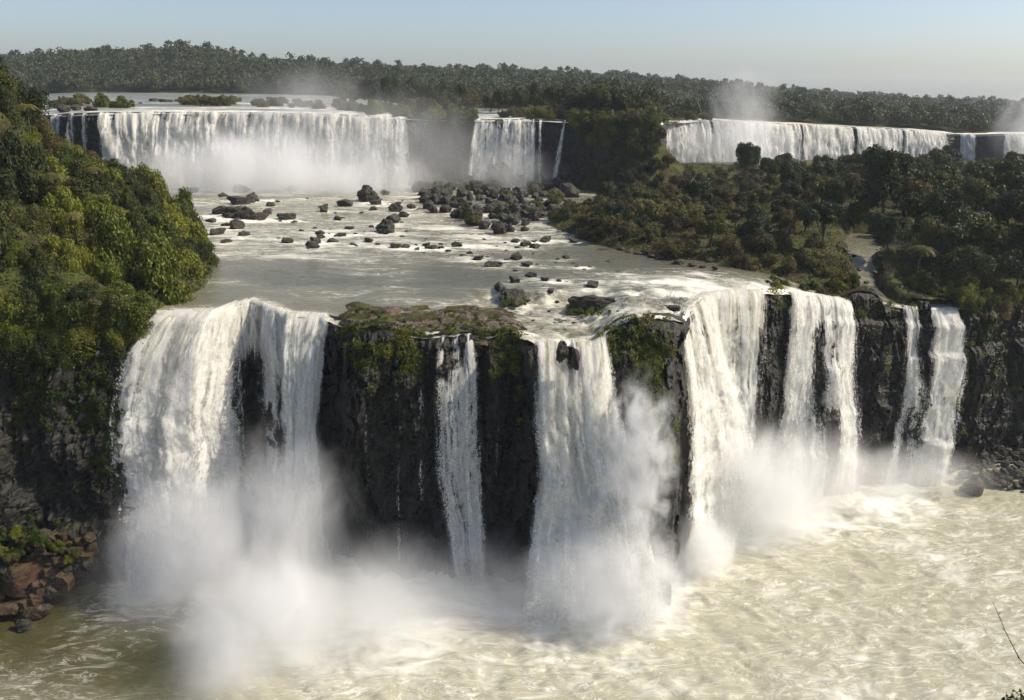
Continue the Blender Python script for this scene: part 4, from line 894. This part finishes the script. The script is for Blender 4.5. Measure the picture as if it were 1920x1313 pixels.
# shoreline rocks of the island
shore = [(1168, 470, 18), (1180, 474, 16), (1196, 478, 22), (1210, 478, 26), (1226, 484, 26), (1238, 487, 20), (1254, 488, 16), (1275, 496, 30), (1300, 500, 20), (1318, 502, 14), (1340, 505, 14), (1232, 472, 26), (1246, 478, 22), (1320, 480, 26), (1345, 478, 30), (1372, 486, 26), (1400, 482, 24), (1415, 492, 22), (1365, 472, 28), (1390, 472, 22), (1330, 492, 18), (1440, 530, 10), (1446, 533, 8), (1425, 500, 14)]
place(shore, 'brownish rock, %s along the island shore from the boulder field', 'rocks along the island shore', RK + RKB, 39.8)
place([(262, 197, 12), (292, 193, 26), (312, 195, 30), (335, 194, 22), (360, 200, 14), (380, 202, 16), (232, 199, 14), (410, 196, 12), (440, 200, 12), (500, 196, 10), (118, 208, 26), (140, 206, 20), (165, 208, 26)], 'small brown rock, %s from the bank, in the plateau river above the upper curtain', 'rocks in the plateau river', RK, 61.9)
# humps in the central cascade and pillars on the lip
boulder(RKR[0], 962, 572, 74, 38.3, .5, 'rounded mossy rock with water pouring over it, in the central cascade', '', .1, .8, name='mossy_rock')
boulder(RKB[1], 1110, 588, 140, 38.2, .36, 'long flat mossy rock splitting the central cascade', '', .1, .5, rot=.08, name='mossy_rock')
boulder(RK[2], 1210, 575, 30, 39, .6, 'small dark rock in the white water behind the mossy column', '', .2, name='mossy_rock')
boulder(RKB[2], 1255, 588, 58, 38.8, .5, 'long dark slab beside the slanting chute', '', .2, .5, rot=-.4, name='rock_slab')
boulder(RK[4], 1318, 660, 34, 38.6, 3.2, 'tall dark rock wedge between the chute and the cream curtain', '', .5, .9, depth=131, name='rock_wedge')
boulder(RKR[1], 1054, 668, 24, 38, 2.2, 'taller of two rock pillars dividing the central waterfall', '', .5, 1, depth=110.5, name='rock_pillar')
boulder(RKR[2], 1079, 680, 20, 38, 2.6, 'lower of two rock pillars dividing the central waterfall', '', .5, 1, depth=110, name='rock_pillar')
boulder(RKR[3], 998, 690, 36, 38, 1.8, 'rounded rock pillar beside the narrow trickle', '', .5, 1, depth=113.5, name='rock_pillar')
# red blocks at the foot of the bank
r = np.random.default_rng(44); red = [(32, 1110, 82), (20, 1150, 50), (56, 1160, 46), (45, 1182, 34), (80, 1150, 28), (122, 1100, 46), (96, 1112, 30), (150, 1075, 34), (6, 1080, 46), (70, 1068, 42), (110, 1060, 36), (140, 1050, 40), (66, 1128, 30)]
for _ in range(2500):
    px, py = r.uniform(-30, 178), r.uniform(1010, 1155)
    if py > 1175 - .55 * max(px, 0) - 10: continue
    if all((px - a) ** 2 + (py - b) ** 2 > (9 + w * .28) ** 2 for a, b, w in red): red.append((px, py, r.uniform(16, 34)))
    if len(red) > 62: break
for i, (px, py, w) in enumerate(sorted(red)):
    hgt = max(0, (1165 - py)) * .055; zz = .2 + hgt
    boulder(RED[i % 5] if i % 3 else RK[i % 7], px, py, w, zz, random.uniform(.6, .9), 'brown block, %s across the rock pile under the bank' % ordw(i), 'red blocks at the foot of the bank', .3)
for i, (px, py) in enumerate([(-5, 1000), (12, 1012), (30, 1006), (48, 1016), (66, 1012), (4, 1040), (22, 1048), (84, 1024), (110, 1030), (140, 1040), (40, 1034), (128, 1056)]):
    q = G(px, py, .4 + max(0, 1165 - py) * .06); plant('rock_shrub', 'shrub', 'bush_green' if i % 3 else 'bush', q, random.uniform(.5, .85), '%s low plant among the brown blocks under the bank' % ordw(i), 'plants among the brown blocks')
# dark rubble beach
bc = [(1824, 925, 44), (1850, 905, 30)]
for _ in range(4000):
    px, py = r.uniform(1800, 1960), r.uniform(846, 925)
    if py > 895 + (px - 1800) * .25 or py < 905 - (px - 1795) * .8: continue
    if all((px - a) ** 2 + (py - b) ** 2 > (5 + w * .25) ** 2 for a, b, w in bc): bc.append((px, py, r.uniform(8, 20)))
    if len(bc) > 120: break
for i, (px, py, w) in enumerate(sorted(bc)):
    boulder(BEACH[i % 4], px, py, w, .2 + max(0, 915 - py) * .06, random.uniform(.5, .9), '%s stone across the dark rubble beach from the end waterfall' % ordw(i) if i < 99 else '%s stone from the edge on the dark rubble beach' % ordw(len(bc) - 1 - i), 'stones of the dark rubble beach', .3, name='beach_stone')

# ------------------------------------------------------------------ spray and haze
def mist_mat(name, dens, scale, er, col=(1, 1, 1), aniso=.0, zs=.6):
    t = NT(name); tc = t.t.nodes.new('ShaderNodeTexCoord'); p = t.pos()
    ln = t.n('VectorMath', operation='LENGTH', i0=tc.outputs['Object']); f = t.math('SUBTRACT', 1.0, ln.outputs['Value'])
    n = t.noise(t.mapv(p, (1, 1, zs)), scale, 5, .6, .7)
    x = t.math('ADD', t.math('MULTIPLY', f, 1.25), t.math('MULTIPLY', t.math('SUBTRACT', n, .5), er))
    d = t.math('MULTIPLY', t.math('MULTIPLY', t.ss(.05, 1.25, x), t.ss(0, .45, f)), dens)
    v = t.n('VolumePrincipled', Color=(*col, 1), Anisotropy=aniso); t.set(v, 'Density', d)
    t.t.links.new(v.outputs[0], t.out.inputs['Volume']); return t.m
UV_, UF_ = ico(3)
MESHM = mk_mesh('mist', UV_, UF_)
def mist(px, py, depth, rad, dens, scale, er, label, **kw):
    me = MESHM.copy(); me.materials.clear(); me.materials.append(mist_mat('spray', dens, scale, er, **kw))
    o = obj('mist', me, None, PY(px, py, depth)); o.scale = rad; tag(o, label, None, None, 'stuff'); return o
mist(700, 1130, 105, (62, 15, 13), .070, .16, 1.5, 'low veil of spray along the foot of the near cliff')
mist(390, 1070, 110, (19, 12, 22), .25, .17, 1.9, 'dense spray cloud below the broad near waterfall')
mist(500, 1240, 97, (15, 17, 18), .29, .15, 1.7, 'spray plume pushed out over the plunge pool')
mist(660, 1180, 100, (24, 15, 13), .12, .15, 1.7, 'spray drifting over the plunge pool')
mist(550, 960, 113, (12, 7, 18), .20, .18, 1.9, 'spray rising before the falls by the rounded buttress')
mist(1140, 1110, 105, (15, 11, 15), .42, .2, 1.8, 'bright spray at the foot of the central waterfall')
mist(1190, 880, 107, (7.5, 4.5, 17), .55, .5, 2.8, 'spray burst beside the central waterfall')
mist(1390, 950, 129, (24, 11, 20), .28, .18, 1.8, 'spray at the foot of the slanting chute')
mist(1305, 1050, 117, (9, 6, 11), .45, .22, 1.8, 'spray at the corner below the mossy column')
mist(1550, 900, 139, (20, 8, 13), .13, .18, 1.7, 'spray between the chute and the double waterfall')
mist(1700, 895, 146, (24, 7, 8), .12, .2, 1.5, 'light spray under the falls by the rubble beach')
mist(520, 340, 266, (64, 22, 20), .15, .08, 1.8, 'spray cloud along the foot of the upper curtain')
mist(800, 300, 278, (44, 11, 30), .036, .07, 1.6, 'thin spray before the dark upper cliff')
mist(590, 205, 284, (36, 12, 18), .030, .07, 2.0, 'thin spray rising over the upper brink')
mist(955, 330, 279, (22, 8, 13), .07, .1, 1.8, 'spray under the shaded upper curtain')
mist(1390, 285, 400, (42, 14, 20), .07, .07, 1.8, 'spray cloud before the distant falls')
mist(1395, 205, 414, (24, 12, 24), .055, .08, 2.2, 'spray plume rising above the distant falls')
mist(1915, 240, 455, (20, 12, 24), .06, .08, 2.0, 'spray plume at the far end of the distant falls')
# haze
HB = np.array([[x, y, z] for x in (-7500, 7500) for y in (-60, 6300) for z in (-6, 170)], float)
HF = np.array([[0, 1, 3, 2], [4, 6, 7, 5], [0, 4, 5, 1], [2, 3, 7, 6], [0, 2, 6, 4], [1, 5, 7, 3]])
th = NT('haze'); vv = th.n('VolumePrincipled', Color=(.84, .93, 1, 1), Density=.00010, Anisotropy=.2); th.t.links.new(vv.outputs[0], th.out.inputs['Volume'])
tag(obj('haze', mk_mesh('haze', HB, HF, [th.m], smooth=False)), 'thin pale haze in the air', None, None, 'stuff')

# ------------------------------------------------------------------ twig and leaves at the viewpoint's edge
def twig():
    root = bpy.data.objects.new('twig', None); C.objects.link(root); b0 = PY(1936, 1262, 9.0); root.location = [float(v) for v in b0]
    tag(root, 'bare thin twig rising into view above the plunge pool', 'twig')
    pts = np.array([PY(*q) for q in [(1936, 1262, 9.0), (1912, 1236, 9.0), (1899, 1212, 9.02), (1884, 1182, 9.05), (1872, 1152, 9.05), (1861, 1128, 9.05)]]) - b0
    V, F = tube(pts, [.008, .0065, .0055, .0045, .0035, .002], 6); obj('stem', mk_mesh('stem', V, F, [M['bark']]), root)
    for k in (1, 2, 3, 4):
        q = pts[k]; d = np.array([(-1) ** k * .035, .01, .03]); V, F = tube(np.array([q, q + d * .6, q + d]), [.004, .005, .001], 5); obj('bud', mk_mesh('bud', V, F, [M['bark']]), root)
twig()
def ledge_bush():
    root = bpy.data.objects.new('ledge_bush', None); C.objects.link(root); b0 = PY(1935, 1345, 8.5); root.location = [float(v) for v in b0]
    tag(root, 'dark leafy bush at the very corner below the twig', 'bush')
    rr = np.random.default_rng(77); n = 420
    P = np.array([PY(rr.uniform(1868, 2020), 1320 + rr.normal() * 22, 8.5 + rr.uniform(-.3, .3)) for _ in range(n)]) - b0
    k = np.array([True] * n); px_, py_ = proj(P + b0); k = py_ > 1292 + np.maximum(0, (1900 - px_)) * .75
    V, F = leaf_quads(P[k], unit(rr.normal(size=(k.sum(), 3)) + [0, -.2, .8]), .035, rr); obj('foliage', mk_mesh('foliage', V, F, [M['leaf_dark']], smooth=False), root)
    e = PY(1990, 1500, 8.7) - b0
    V, F = tube(np.array([e, e * .6 + [.02, 0, 0], e * .25, [0, 0, .02]]), [.03, .025, .018, .01], 6); obj('stem', mk_mesh('stem', V, F, [M['bark']]), root)
ledge_bush()
